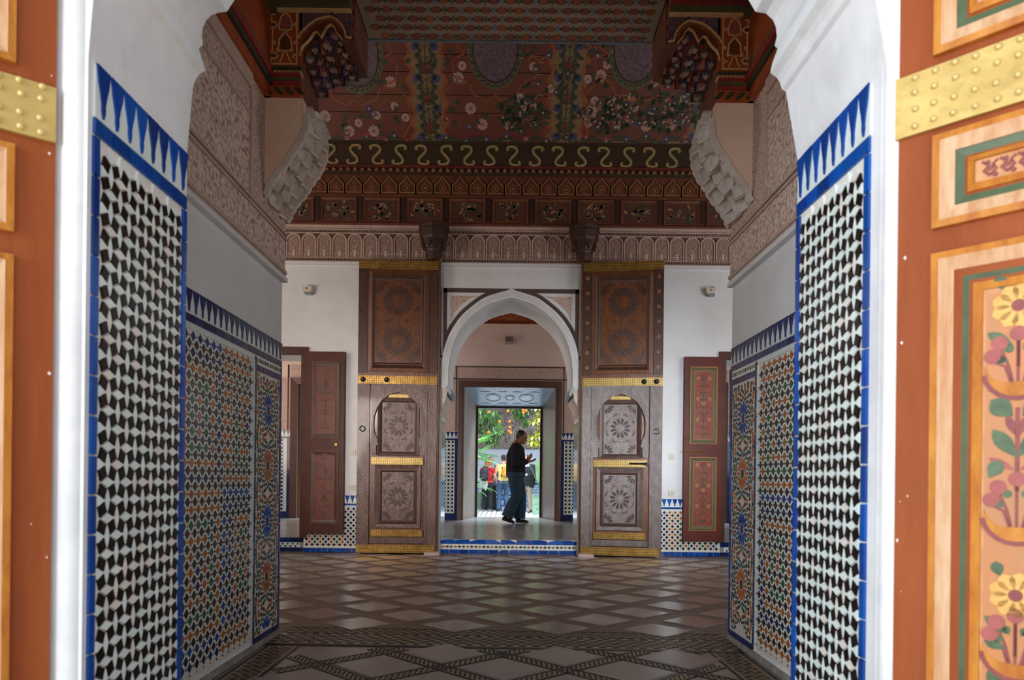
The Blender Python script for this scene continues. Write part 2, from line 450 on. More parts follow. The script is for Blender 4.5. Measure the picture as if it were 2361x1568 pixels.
AX = 0.012            # axis of the far arch
arch_h = [(0.0, 686), (26, 693), (54, 703), (79, 721), (100, 740), (118, 765), (131, 792), (139, 822), (143, 850), (143.5, 870), (143, 896)]
_k = [(-26, 693)] + arch_h + [(143, 920)]      # smooth the outline between the measured points
_o = []
for _i in range(1, len(_k) - 2):
    for _t in range(4):
        f = _t / 4; p0_, p1_, p2_, p3_ = _k[_i - 1:_i + 3]
        if _i == 1: p0_ = (p1_[0] * 2 - p2_[0], p1_[1] * 2 - p2_[1])
        _o.append(tuple(.5 * (2 * p1_[c] + (p2_[c] - p0_[c]) * f + (2 * p0_[c] - 5 * p1_[c] + 4 * p2_[c] - p3_[c]) * f * f + (3 * p1_[c] - p0_[c] - 3 * p2_[c] + p3_[c]) * f ** 3) for c in (0, 1)))
arch_h = _o + [arch_h[-1]]
def zq(py, s=173.0): return 1 + (1105 - py) / s
archR = [(AX + h / 173.0, zq(y)) for h, y in arch_h]
archL = [(AX - h / 173.0, zq(y)) for h, y in arch_h]
arch_in = archL[::-1] + archR[1:]        # from left spring over the apex to right spring
poly = [(-5.2, 0), (-3.75, 0), (-3.75, 2.68), (-2.72, 2.68), (-2.72, 0), (AX - 0.935, 0), (AX - 0.935, 2.19)] + arch_in + \
       [(AX + 0.935, 2.19), (AX + 0.935, 0), (2.83, 0), (2.83, 2.68), (3.85, 2.68), (3.85, 0), (5.2, 0), (5.2, 7.5), (-5.2, 7.5)]
m = MB(); m.prism(poly, YH + 0.83, YH)
wb = setting(m.build('wall_back', WHITE, smooth=True), 'white back wall of the hall with pointed horseshoe arch')
m = MB(); m.box(-5.2, 5.2, YH + 0.03, 14.5, -0.02, ZP)
gallery = setting(m.build('floor_gallery', mat('polished_gallery_floor', (146, 142, 138), (158, 154, 150), vs=3, rough=0.22, bs=12, bk=0.05)), 'raised pale polished floor behind the arch')

# gallery beyond the arch
poly = [(-5.4, 0), (-4.27, 0), (-4.27, 2.92), (-2.3, 2.92), (-2.3, 0), (-0.93, 0), (-0.93, 2.87), (0.95, 2.87), (0.95, 0), (2.3, 0), (2.3, 2.92), (4.27, 2.92), (4.27, 0), (5.4, 0), (5.4, 5.6), (-5.4, 5.6)]
m = MB(); m.prism(poly, YG + 1.2, YG)
wg = setting(m.build('wall_gallery', mat('pinkish_gallery_plaster', (226, 200, 184), (232, 208, 194), vs=1.5, rough=.75, bs=9, bk=.1)), 'pale far wall of the gallery around the garden door')
m = MB(); m.box(-5.4, 5.4, YH + 0.83, YG, 4.55, 4.7); setting(m.build('ceiling_gallery', CEDAR), 'cedar ceiling of the gallery')
m = MB(); m.box(-5.5, -5.3, YH + 0.83, YG, 0, 4.6); setting(m.build('wall_gallery_left', WHITE), 'left end wall of the gallery')
m = MB(); m.box(5.3, 5.5, YH + 0.83, YG, 0, 4.6); setting(m.build('wall_gallery_right', WHITE), 'right end wall of the gallery')

# ------------------------------------------------------------------ tile pieces
def tile(name, poly, h, mt, inset=0.0012):
    m = MB(); m.prism(poly, 0, -h, inset, back=False)
    return m.mesh(name, mt)

def crenels(wall, F, a0, a1, zb, zt, n, mt, bg=TWHITE, h=0.004):
    p = (a1 - a0) / n; H = zt - zb
    m = MB(F); m.box(a0, a1, -0.004, 0.002, zb, zt - 0.002); m.build('crenel_ground', bg, wall)
    w = p * 0.47
    me = tile('crenel_tile', [(-w, H), (w, H), (w * .84, H * .84), (w * .74, H * .7), (w * .44, H * .5), (w * .24, H * .32), (w * .26, H * .2), (w * .08, H * .06), (-w * .08, H * .06), (-w * .26, H * .2), (-w * .24, H * .32), (-w * .44, H * .5), (-w * .74, H * .7), (-w * .84, H * .84)], h, mt, 0.0)
    for i in range(n):
        inst('crenel_tile', me, wall, F @ Matrix.Translation((a0 + (i + .5) * p, -0.004, zb)) @ wobble(0.006))

def tile_row(wall, F, a0, a1, z0, z1, n, mt, vertical=False, name='border_tile', h=0.006, tilt=0.012, lean=0.0):
    if vertical:
        d = (z1 - z0) / n
        me = tile(name, [(a0 - (a0 + a1) / 2, -d / 2 + .0012), ((a1 - a0) / 2, -d / 2 + .0012), ((a1 - a0) / 2, d / 2 - .0012), (-(a1 - a0) / 2, d / 2 - .0012)], h, mt)
        for i in range(n): inst(name, me, wall, F @ Matrix.Translation(((a0 + a1) / 2, 0, z0 + (i + .5) * d)) @ wobble(tilt))
    else:
        d = (a1 - a0) / n
        me = tile(name, [(-d / 2 + .0012, -(z1 - z0) / 2), (d / 2 - .0012, -(z1 - z0) / 2), (d / 2 - .0012, (z1 - z0) / 2), (-d / 2 + .0012, (z1 - z0) / 2)], h, mt)
        for i in range(n): inst(name, me, wall, F @ Matrix.Translation((a0 + (i + .5) * d, 0, (z0 + z1) / 2)) @ Matrix.Rotation(lean, 4, 'X') @ wobble(tilt))

def jamb_tiles(wall, F, a0, a1):
    """black and white zellij of one jamb: squares on edge, lenses, black lozenges; every visible piece its own"""
    bw = 0.022
    m = MB(F); m.box(a0 + bw, a1 - bw, -0.001, 0.004, 0.3, 1.695); m.build('tile_ground', mat('jamb_tile_ground', (226, 226, 220), (216, 206, 196), vs=40, rough=.35), wall)
    crenels(wall, F, a0 + 0.004, a1, 1.735, 1.845, 8, TBLUE)
    tile_row(wall, F, a0, a1, 1.70, 1.732, 6, TBLUE)
    tile_row(wall, F, a0, a0 + bw - .002, 0.3, 1.697, 17, TBLUE, True)
    tile_row(wall, F, a1 - bw + .002, a1, 0.3, 1.697, 17, TBLUE, True)
    a0 += bw + .004; a1 -= bw + .004
    P = (a1 - a0) / 5.0; Q = 0.0765; a, b = P * 0.37, 0.0124; g = 0.0011
    dm = [tile('white_square_tile', [(-a + g, 0), (0, -b + g), (a - g, 0), (0, b - g)], .006, t) for t in (TWHITE, TWHITE, TWHITE, TWHITE, TWHITE2)]
    lw, lh = P / 2 - a, Q / 2 - b
    TS = (0, .25, .5, .75, .92)
    vs = lambda t: lw * (1 - t ** 1.3)                      # half width of a lens at the fraction t of its half height
    lens = [(-(vs(t) - g), -lh * t) for t in TS] + [(0, -lh + g)] + [(vs(t) - g, -lh * t) for t in TS[::-1]] + [(vs(t) - g, lh * t) for t in TS[1:]] + [(0, lh - g)] + [(-(vs(t) - g), lh * t) for t in TS[:0:-1]]
    lm = [tile('white_lens_tile', lens, .006, t) for t in (TWHITE, TWHITE, TWHITE, TWHITE, TWHITE2)]
    halfR = tile('white_half_tile', [(g, -b), (a - g, 0), (g, b)], .006, TWHITE)
    halfL = tile('white_half_tile', [(-a + g, 0), (-g, -b), (-g, b)], .006, TWHITE)
    bl = [(P / 2 - vs(t) - g, -lh * t - (g if t == 0 else 0)) for t in TS] + [(P / 2 - g, -Q / 2 + b + g)] + [(vs(t) + g, -Q / 2 + lh * t + (g if t == 0 else 0)) for t in TS] + [(g, -b - g)]
    cxm, czm = P / 4, -Q / 4
    bkR = tile('black_lozenge_tile', [((x - cxm) * .945, (z - czm) * .95) for x, z in bl], .006, TBLACK)
    bkL = tile('black_lozenge_tile', [(-(x - cxm) * .945, (z - czm) * .95) for x, z in bl][::-1], .006, TBLACK)
    z = 1.672; k = 0
    while z > 0.36:
        for i in range(6):
            x = a0 + i * P
            sq_here = i < 5
            if k % 2 == 0:      # squares between columns, lenses on the columns
                if sq_here: inst('white_square_tile', RN.choice(dm), wall, F @ Matrix.Translation((x + P / 2, 0, z)) @ wobble())
                if 0 < i < 5: inst('white_lens_tile', RN.choice(lm), wall, F @ Matrix.Translation((x, 0, z)) @ wobble())
            else:
                if 0 < i < 5: inst('white_square_tile', RN.choice(dm), wall, F @ Matrix.Translation((x, 0, z)) @ wobble())
                elif i == 0: inst('white_half_tile', halfR, wall, F @ Matrix.Translation((x, 0, z)))
                else: inst('white_half_tile', halfL, wall, F @ Matrix.Translation((x, 0, z)))
                if sq_here: inst('white_lens_tile', RN.choice(lm), wall, F @ Matrix.Translation((x + P / 2, 0, z)) @ wobble())
        if z > 0.40:
            for i in range(5):
                x0 = a0 + i * P + (P / 2 if k % 2 == 0 else 0)
                # right-hand lozenge of the square at x0, and the left-hand one of the square one period on
                for xs, me, sg in ((x0, bkR, 1), (x0 + (0 if k % 2 == 0 else P), bkL, -1)):
                    inst('black_lozenge_tile', me, wall, F @ Matrix.Translation((xs + sg * P / 4, 0, z - Q / 4)) @ wobble())
        z -= Q / 2; k += 1

FL, FR = left_frame(LX), right_frame(RX)
jamb_tiles(wfl, FL, 1.384, 1.783)
jamb_tiles(wfr, FR, -1.786, -1.425)

def lattice_colour(i, j):
    u, v = i % 8 - 4, j % 10 - 5
    d = max(abs(u), abs(v) - 1)
    return (2, 0, 1, 0, 0)[min(d, 4)] if (i // 8 + j // 10) % 2 == 0 else (0, 1, 0, 2, 3)[min(d, 4)]

def lattice(wall, F, a0, a1, z0, z1, p=0.0725, parts_from=None, order=1):
    """square lattice of coloured diamonds, black diamonds, studs and white bars; the nearest ones single, the rest joined"""
    cm = [TORANGE, TGREEN, TNAVY, TBLUE, TDARK, TWHITE]
    r = p * 0.325; g = MB(F); g.box(a0, a1, -0.001, 0.003, z0, z1); g.build('mosaic_ground', TGROUT, wall)
    dia = [(-r, 0), (0, -r), (r, 0), (0, r)]
    dmesh = [tile('mosaic_tile', dia, .004, c) for c in cm]
    rest = MB(F); items = []
    nx, nz = int((a1 - a0) / p + .01), int((z1 - z0) / p + .01)
    ox, oz = a0 + ((a1 - a0) - nx * p) / 2, z1
    for j in range(nz + 1):
        for i in range(nx + 1):
            for h in (0, 1):
                x, z = ox + (i + .5 * h + (0.0)) * p, oz - (j + .5 * h) * p - p * .35
                if x - r < a0 or x + r > a1 or z - r < z0 or z + r > z1: continue
                items.append((x, z, 4 if h else lattice_colour(i, j)))
    # studs and bars
    rest.m = 4
    for j in range(nz * 2 + 2):
        for i in range(nx * 2 + 2):
            x, z = ox + i * p / 2, oz - p * .35 - j * p / 2
            if (i + j) % 2 == 1:
                if a0 + .006 < x < a1 - .006 and z0 + .006 < z < z1 - .006:
                    rest.m = 0 if (i // 6 + j // 8) % 3 == 0 else 4
                    q = p * .085
                    rest.prism([(x - q, z), (x, z - q), (x + q, z), (x, z + q)], 0, -.004, .0008, False)
            x2, z2 = x + p / 4, z - p / 4
            if a0 + .014 < x2 < a1 - .014 and z0 + .014 < z2 < z1 - .014:
                sg = 1 if (i + j) % 2 == 0 else -1
                rest.m = 5
                l, w = p * .165, p * .075
                pts = [(-l, 0), (-l + w, -w), (l - w, -w), (l, 0), (l - w, w), (-l + w, w)]
                rest.prism([(x2 + (u * .707 - v * .707 * sg), z2 + (u * .707 * sg + v * .707)) for u, v in pts], 0, -.0035, .0008, False)
    items.sort(key=lambda t: t[0] * order)
    n = 0
    for x, z, c in items:
        vis = parts_from is not None and x * order > parts_from * order
        if vis and n < 290:
            inst('mosaic_tile', dmesh[c], wall, F @ Matrix.Translation((x, 0, z)) @ wobble(0.01)); n += 1
        else:
            rest.m = c
            rest.prism([(x + u, z + v) for u, v in dia], 0, -.004, .0012, False)
    rest.build('mosaic_small_pieces', cm, wall, kind='stuff')

def star_panel(wall, F, a0, a1, z0, z1, pitch, zc, right=False):
    """sixteen-fold stars one above the other: rings of pieces cut to fit, each star and the field round it"""
    g = MB(F); g.box(a0, a1, -0.001, 0.003, z0, z1); g.build('star_ground', TGROUT, wall)
    cm = [TDARK, TNAVY, TORANGE, TGREEN, TWHITE, TBLUE]
    xm = (a0 + a1) / 2
    cs = []; z = zc
    while z > z0 - pitch * .4: cs.append(z); z -= pitch
    R = pitch * .5
    for k, zc_ in enumerate(cs):
        m = MB(F); blue = k % 2 == 0
        A, B, D, E = (5, 2, 0, 3) if blue else (2, 3, 0, 1)
        def ok(x, z, m_=.006): return a0 + m_ < x < a1 - m_ and z0 + m_ < z < z1 - m_ and (abs(z - zc_) <= pitch / 2 + .002 or (k == 0 and z > zc_))
        if z0 < zc_ - R * .2:
            m.m = 0
            m.prism([(xm + R * (.17 if q % 2 else .10) * cos(pi * q / 16), zc_ + R * (.17 if q % 2 else .10) * sin(pi * q / 16)) for q in range(32)], 0, -.004, 0, False)
        rings = [(16, 0, .18, .63, .115, (A,)), (16, .5, .60, .73, .11, (D,)), (16, 0, .67, .81, .12, (E,)), (16, .5, .77, .91, .15, (B,)), (20, 0, .86, 1.02, .15, (D, 3)), (20, .5, .97, 1.13, .16, (2, 2, 1)),
                 (22, 0, 1.10, 1.25, .17, (3, 0, 2)), (24, .5, 1.20, 1.36, .17, (2, 1, 2)), (26, 0, 1.31, 1.47, .17, (0, 3, 2)), (26, .5, 1.42, 1.58, .17, (2, 0, 3))]
        for n, off, r0, r1, w, cc in rings:
            for q in range(n):
                a = 2 * pi * (q + off) / n
                if all(ok(xm + R * r * cos(a), zc_ + R * r * sin(a)) for r in (r0, r1)):
                    m.m = cc[q % len(cc)]; m.petal(xm, zc_, a, R * (r0 + .004), R * (r1 - .004), R * w, 0, -.004)
        m.build('star_rosette', cm, wall, kind='stuff')

for wall, F, sg in ((wpl, left_frame(XC - HW), 1), (wpr, right_frame(XC + HW), -1)):
    A = lambda y0, y1: (y0, y1) if sg > 0 else (-y1, -y0)
    def bx(y0, y1, d0, d1, z0, z1, name, mt):
        a0, a1 = A(y0, y1); mm = MB(F); mm.box(a0, a1, -d0, d1, z0, z1); return mm.build(name, mt, wall)
    bx(2.0, YB, 0.012, 0.0, 0.0, 0.035, 'skirting', mat('dusty_skirting', (168, 160, 150), (130, 122, 114), vs=14, rough=0.6))
    a0, a1 = A(2.3, 3.835); lattice(wall, F, a0, a1, 0.06, 1.665, parts_from=(2.85 if sg > 0 else -2.85), order=sg)
    bx(2.0, 3.85, 0.005, 0.0, 1.668, 1.69, 'white_border', TWHITE)
    a0, a1 = A(3.838, 3.856); tile_row(wall, F, a0, a1, 0.04, 1.668, 11, TWHITE, True, 'white_border_tile')
    a0, a1 = A(3.86, 3.885); tile_row(wall, F, a0, a1, 0.04, 1.69, 12, TNAVY, True)
    a0, a1 = A(3.887, 4.285); star_panel(wall, F, a0, a1, 0.07, 1.605, 0.335, 1.40 if sg > 0 else 1.385)
    a0, a1 = A(4.287, 4.31); tile_row(wall, F, a0, a1, 0.04, 1.7, 10, TBLUE, True)
    a0, a1 = A(3.887, 4.287); tile_row(wall, F, a0, a1, 0.035, 0.068, 4, TNAVY)
    tile_row(wall, F, a0, a1, 1.608, 1.642, 4, TNAVY)
    g = MB(F); g.m = 0; g.box(a0, a1, -0.004, 0.002, 1.645, 1.695)
    for i in range(14):
        g.m = (1, 2, 3)[i % 3]; x = a0 + (i + .5) * (a1 - a0) / 14
        g.prism([(x - .006, 1.658), (x + .006, 1.658), (x + .006, 1.682), (x - .006, 1.682)], -.004, -.007, .001, False)
    g.build('small_tile_strip', [TWHITE, TORANGE, TGREEN, TDARK], wall, kind='stuff')
    a0, a1 = A(2.0, 4.31); tile_row(wall, F, a0, a1, 1.698, 1.732, 21, TNAVY)
    crenels(wall, F, a0, a1, 1.735, 1.845, 34, TNAVY)
    # stucco upper wall
    bx(1.8, YB, 0.035, 0.0, 2.235, 2.262, 'plaster_ledge', WHITE)
    bx(1.8, YB, 0.022, 0.0, 2.262, 2.285, 'plaster_ledge', STUCCO_PLAIN)
    bx(1.8, YB, 0.030, 0.0, 2.285, 2.305, 'stucco_beading', STUCCO_PLAIN)
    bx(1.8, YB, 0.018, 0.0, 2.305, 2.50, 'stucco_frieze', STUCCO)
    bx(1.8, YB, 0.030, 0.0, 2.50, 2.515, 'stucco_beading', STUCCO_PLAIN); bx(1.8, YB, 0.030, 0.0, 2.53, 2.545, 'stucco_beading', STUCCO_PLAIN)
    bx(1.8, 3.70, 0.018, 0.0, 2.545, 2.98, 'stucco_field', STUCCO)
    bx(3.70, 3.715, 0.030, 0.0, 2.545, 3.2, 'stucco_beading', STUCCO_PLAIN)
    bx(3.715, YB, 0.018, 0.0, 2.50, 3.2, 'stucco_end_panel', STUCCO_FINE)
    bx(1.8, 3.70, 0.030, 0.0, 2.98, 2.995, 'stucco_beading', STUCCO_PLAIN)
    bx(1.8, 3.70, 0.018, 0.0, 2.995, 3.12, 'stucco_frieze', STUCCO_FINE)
    bx(1.8, 3.70, 0.034, 0.0, 3.12, 3.2, 'stucco_cornice', STUCCO_PLAIN)
    # painted cedar frieze above
    bx(1.8, YA, 0.05, 0.0, 3.2, 3.262, 'painted_moulding', CEDAR_ORANGE)
    bx(1.8, YA, 0.07, 0.0, 3.262, 3.29, 'painted_moulding', P_GREEN)
    bx(1.8, YA, 0.085, 0.0, 3.29, 3.325, 'painted_moulding', P_RED)
    bx(1.8, YA, 0.07, 0.0, 3.325, 3.365, 'painted_moulding', P_OLIVE)
    bx(1.8, YA, 0.05, 0.0, 3.365, 3.68, 'cedar_frieze', CEDAR_ORANGE)
    bx(1.8, YA, 0.09, 0.0, 3.68, 3.73, 'painted_moulding', P_OLIVE)
    bx(1.8, YA, 0.12, 0.0, 3.73, 3.80, 'painted_moulding', P_RED)
    bx(1.8, YA, 0.14, 0.0, 3.80, 4.5, 'cedar_frieze', CEDAR)
# ------------------------------------------------------------------ corbelled arch between passage and hall
def qx(px, py, Y=YA):
    p = at(px, py, Y); return (p.x - XC, p.z)
def corbel(sg, side):
    MX = Matrix.Translation((XC, 0, 0)) @ Matrix.Diagonal((-sg, 1, 1, 1))   # drawn for the left, mirrored for the right
    prof = [(-1.425, 2.64), (-1.40, 2.70), (-1.36, 2.76), (-1.31, 2.82), (-1.27, 2.89), (-1.225, 2.95), (-1.195, 3.02), (-1.185, 3.12), (-1.20, 3.2)]
    m = MB(MX); m.prism([(-1.46, 2.58)] + prof + [(-1.46, 3.2)], YB, YA)
    root = setting(m.build('trim_%d' % (1 if sg < 0 else 2), RAW), 'plaster corbel with white honeycomb vaulting at the %s passage end' % side)
    # honeycomb cells
    rows = 8; k = 0
    cell = MB()
    W, H = 0.105, 0.082
    outer = [(-W / 2, -H / 2), (W / 2, -H / 2), (W / 2, H * .1), (W * .38, H * .36), (0, H / 2), (-W * .38, H * .36), (-W / 2, H * .1)]
    inner = [(-W * .33, -H * .5), (W * .33, -H * .5), (W * .33, 0), (W * .22, H * .2), (0, H * .34), (-W * .22, H * .2), (-W * .33, 0)]
    cell.ring(outer, inner, 0.03, -0.028, -0.006)
    cell.prism(inner, 0.03, 0.0, 0, False)
    cell.prism([(-W * .5, -H * .42), (W * .5, -H * .42), (W * .36, -H * .62), (-W * .36, -H * .62)], 0.02, -0.036, .004)
    cme = cell.mesh('honeycomb_cell', MUQ)
    L = [0]
    for a, b in zip(prof, prof[1:]): L.append(L[-1] + sqrt((a[0] - b[0]) ** 2 + (a[1] - b[1]) ** 2))
    for r in range(rows):
        s = (r + .4) / rows * L[-1]
        for i in range(len(prof) - 1):
            if L[i] <= s <= L[i + 1]:
                t = (s - L[i]) / (L[i + 1] - L[i]); a, b = prof[i], prof[i + 1]; break
        P = Vector((a[0] + (b[0] - a[0]) * t, 0, a[1] + (b[1] - a[1]) * t))
        T = Vector((b[0] - a[0], 0, b[1] - a[1])).normalized()
        Nn = Vector((T.z, 0, -T.x))
        n = 3 if r % 2 == 0 else 4
        for c in range(n):
            y = YA + 0.06 + (YB - YA - 0.12) * ((c + .5) / n)
            X = Matrix(((0, -Nn.x, T.x, P.x), (1, 0, 0, y), (0, -Nn.z, T.z, P.z), (0, 0, 0, 1)))
            inst('honeycomb_cell', cme, root, MX @ X @ Matrix.Translation((0, RN.uniform(-.02, .012), 0)) @ Matrix.Rotation((.42 if (r + c) % 2 else -.42) + RN.uniform(-.1, .1), 4, 'Z') @ Matrix.Rotation(RN.uniform(-.2, .1), 4, 'X'))
    # scalloped edge beads, front and back
    for y0, y1 in ((YA + 0.01, YA - 0.02), (YB + 0.02, YB - 0.01)):
        m = MB(MX)
        pts = []
        for i in range(0, 41):
            s = i / 40 * L[-1] * .86
            for q in range(len(prof) - 1):
                if L[q] <= s <= L[q + 1] + 1e-9:
                    t = (s - L[q]) / (L[q + 1] - L[q]); a, b = prof[q], prof[q + 1]; break
            w = 0.008 * abs(sin(i * pi / 4))
            pts.append((a[0] + (b[0] - a[0]) * t + .012 + w * .7, a[1] + (b[1] - a[1]) * t - .012 - w * .7))
        m.ribbon(pts, 0.03, y0, y1); m.build('scalloped_edge', MUQ, root)
    m = MB(MX); m.box(-1.436, -1.33, YA + .02, YB, 2.3, 2.66); m.v = [p for p in m.v]
    # ---------------- painted wooden bracket
    arc = [(692, 215), (692, 131), (695, 116), (699, 108), (711, 97), (720, 86), (724, 78), (731, 75), (737, 82), (740, 88), (746, 79), (755, 63), (765, 58), (772, 66), (777, 78), (784, 85), (789, 92), (811, 92)]
    ap = [qx(*p) for p in arc]
    ap[0] = (ap[0][0], 3.2)
    m = MB(MX); m.prism([(-1.46, 3.2)] + ap + [(ap[-1][0], 3.79), (-1.46, 3.79)], YB, YA)
    m.box(-1.46, ap[-1][0], YA, YB, 3.79, 4.6)
    w = setting(m.build('trim_%d' % (3 if sg < 0 else 4), [CEDAR]), 'painted cedar bracket above the %s plaster corbel' % side)
    def strip(z0, z1, d, mt, x1=-1.2, name='painted_moulding'):
        q = MB(MX); q.box(-1.45, x1, YA - d, YA + .01, z0, z1); q.build(name, mt, w)
    xr = ap[-1][0]
    strip(3.2, 3.262, 0.02, CEDAR_ORANGE); strip(3.262, 3.28, .035, P_RED); strip(3.28, 3.298, .045, P_OLIVE)
    strip(3.298, 3.318, .05, P_RED); strip(3.318, 3.336, .04, P_CREAM); strip(3.336, 3.365, .03, P_GREEN)
    strip(3.692, 3.705, .03, P_CREAM, xr); strip(3.705, 3.735, .05, P_OLIVE, xr); strip(3.735, 3.765, .07, P_RED, xr); strip(3.765, 3.79, .08, P_OLIVE, xr); strip(3.79, 4.5, .1, CEDAR, xr)
    for i in range(4):      # green leaves on the lowest band
        q = MB(MX); x = -1.40 + i * .06
        q.prism([(x - .025, 3.252), (x + .005, 3.25), (x + .03, 3.222), (x + .035, 3.208), (x + .01, 3.21), (x - .012, 3.23)], YA - .02, YA - .024, 0, False)
        q.build('painted_leaf', P_GREEN, w)
    for zr, mm in ((3.327, P_GREEN), (3.75, P_OLIVE)):
        q = MB(MX); x = -1.44
        while x < (-1.22 if zr < 3.5 else xr - .02):
            q.prism([(x, zr - .008), (x + .012, zr - .008), (x + .022, zr + .008), (x + .010, zr + .008)], YA - (.042 if zr < 3.5 else .072), YA - (.046 if zr < 3.5 else .078), 0, False); x += .024
        q.build('twisted_rope', P_TAN if zr < 3.5 else P_GREEN, w, kind='stuff')
    # orange panel with cream interlace, px of the left bracket
    def pq(l): return [qx(px / 6.817 + 570, py / 6.817) for px, py in l]
    q = MB(MX); z0 = 3.368
    q.prism([(-1.44, z0), (-1.207, z0), (-1.207, 3.69), (-1.44, 3.69)], YA + .005, YA - .006, 0, False); q.build('orange_panel', CEDAR_ORANGE, w)
    for l, mt in (([(530, 450), (520, 380), (560, 280), (605, 220), (660, 280), (700, 380), (695, 450)], P_ROSE), ([(530, 780), (530, 640), (600, 540), (680, 640), (690, 780)], CEDAR),
                  ([(180, 210), (230, 250), (260, 330), (250, 450), (180, 460)], P_MAROON), ([(290, 880), (320, 860), (440, 860), (470, 890), (440, 920), (320, 920)], P_PURPLE), ([(305, 405), (340, 375), (430, 375), (460, 405), (430, 435), (340, 435)], CEDAR)):
        q = MB(MX); q.prism(pq(l), YA - .006, YA - .008, 0, False); q.build('painted_cartouche', mt, w)
    lines = [[(170, 185), (250, 230), (275, 330), (265, 470), (175, 470), (165, 510), (230, 580), (265, 690), (265, 790)], [(160, 805), (250, 800)], [(150, 830), (180, 900), (245, 985)],
             [(390, 180), (390, 350)], [(300, 400), (330, 355), (440, 355), (480, 400), (440, 445), (330, 445), (300, 400)], [(370, 450), (370, 830)], [(408, 450), (408, 830)],
             [(270, 885), (310, 845), (450, 845), (490, 885), (450, 930), (310, 930), (270, 885)], [(380, 930), (375, 990)],
             [(605, 175), (605, 215), (545, 270), (515, 370), (505, 475), (575, 480), (605, 525), (690, 620), (710, 780)], [(605, 215), (670, 270), (710, 370), (708, 470), (625, 490), (590, 535), (515, 620), (495, 780)],
             [(470, 805), (590, 815), (520, 990)], [(720, 800), (615, 815), (690, 990)], [(790, 180), (785, 1010)], [(150, 1010), (790, 1020)], [(185, 150), (1640, 185)], [(785, 370), (735, 405), (785, 445)], [(785, 860), (715, 900), (785, 940)]]
    for l in lines:
        q = MB(MX); q.ribbon(pq(l), 0.0085, YA - .006, YA - .0105); q.build('cream_interlace', P_CREAM, w)
    for cx, cy in ((355, 225), (425, 225), (335, 685), (435, 685), (260, 800), (490, 800), (705, 800), (760, 685)):
        q = MB(MX); c = pq([(cx, cy)])[0]
        for k in range(4): q.disc(c[0] + .006 * cos(k * pi / 2 + .78), c[1] + .006 * sin(k * pi / 2 + .78), .0055, YA - .006, YA - .011, 7)
        q.build('interlace_knot', P_CREAM, w)
    # spandrels, arch ribbon and soffit of the bracket
    for l in ([(830, 210), (1280, 210), (1270, 250), (1100, 300), (960, 400), (830, 540)], [(1400, 215), (1640, 215), (1640, 590), (1560, 590), (1540, 440), (1450, 320), (1380, 260)]):
        q = MB(MX); q.prism(pq(l), YA + .005, YA - .006, 0, False); q.build('purple_spandrel', P_PURPLE, w)
        for i in range(5):
            c = pq(l); cx = sum(p[0] for p in c) / len(c) + RN.uniform(-.03, .03); cz = sum(p[1] for p in c) / len(c) + RN.uniform(-.02, .02)
            q = MB(MX); q.ribbon([(cx + .012 * cos(t * .7), cz + .010 * sin(t * .7)) for t in range(7)], .005, YA - .006, YA - .009); q.build('spandrel_scroll', P_GREY if i % 2 else P_ROSE, w)
    al = [(800, 620), (860, 520), (980, 400), (1100, 320), (1250, 280), (1330, 275), (1420, 330), (1500, 420), (1540, 510), (1550, 590), (1640, 605)]
    q = MB(MX); q.ribbon(pq(al), .010, YA + .005, YA - .012); q.build('arch_ribbon', P_CREAM, w)
    al2 = [(830, 680), (900, 550), (1010, 440), (1120, 365), (1250, 325), (1330, 320), (1400, 365), (1460, 440), (1500, 530)]
    q = MB(MX); q.ribbon(pq(al2), .014, YA + .005, YA - .008); q.build('arch_ribbon', P_ORANGE, w)
    q = MB(MX); q.ribbon([(p[0], p[1]) for p in ap[1:-1]], .006, YA + .005, YA - .014); q.build('cusp_edge', P_CREAM, w)
    dp = pq([(1335, 235)])[0]
    q = MB(MX); q.disc(dp[0], dp[1], .012, YA, YA - .012, 4); q.build('green_lozenge', P_GREEN, w)
    # painted honeycomb in the soffit: little niches with white flower tips
    cell = MB(); W, H = 0.085, 0.075
    outer = [(-W / 2, -H / 2), (W / 2, -H / 2), (W / 2, H * .1), (W * .3, H * .34), (0, H / 2), (-W * .3, H * .34), (-W / 2, H * .1)]
    inner = [(-W * .32, -H * .5), (W * .32, -H * .5), (W * .32, 0), (W * .18, H * .16), (0, H * .3), (-W * .18, H * .16), (-W * .32, 0)]
    variants = []
    for ca, cb in ((P_ORANGE, P_BLUE), (P_MAROON, P_SAGE), (P_BLUE, P_ROSE), (P_SAGE, P_MAROON)):
        cell = MB(); cell.m = 0; cell.ring(outer, inner, 0.02, -0.022, -0.004); cell.m = 1; cell.prism(inner, .02, 0, 0, False)
        cell.m = 2
        for a in (-.5, 0, .5): cell.petal(0, -H * .52, pi / 2 + a, .0, .034, .011, -.01, -.026)
        variants.append(cell.mesh('painted_niche', [ca, cb, P_WHITE]))
    seq = ap[1:-2]
    for r in range(4):
        for i in range(1, 8):
            t = i / 8 * (len(seq) - 1); a = seq[int(t)]; b = seq[min(int(t) + 1, len(seq) - 1)]; f = t - int(t)
            P = Vector((a[0] + (b[0] - a[0]) * f, 0, a[1] + (b[1] - a[1]) * f))
            th = pi * (0.95 - 0.62 * i / 8)
            Nn = Vector((-cos(th), 0, -sin(th)))
            T = Vector((-Nn.z, 0, Nn.x)) if Nn.z < 0 else Vector((Nn.z, 0, -Nn.x))
            drop = 0.03 * r
            P = P + Vector((0.0, 0, -drop * .6))
            y = YA + .055 + .085 * r + (.02 if i % 2 else 0)
            up = Vector((0, 0, 1)); side_v = Vector((1, 0, 0))
            # niches face the passage, tipped down a little, stepping back row by row
            X = Matrix.Translation((P.x + .02, y, P.z - .01)) @ Matrix.Rotation(0.35, 4, 'X') @ Matrix.Rotation(RN.uniform(-.3, .3), 4, 'Z')
            inst('painted_niche', RN.choice(variants), w, MX @ X)
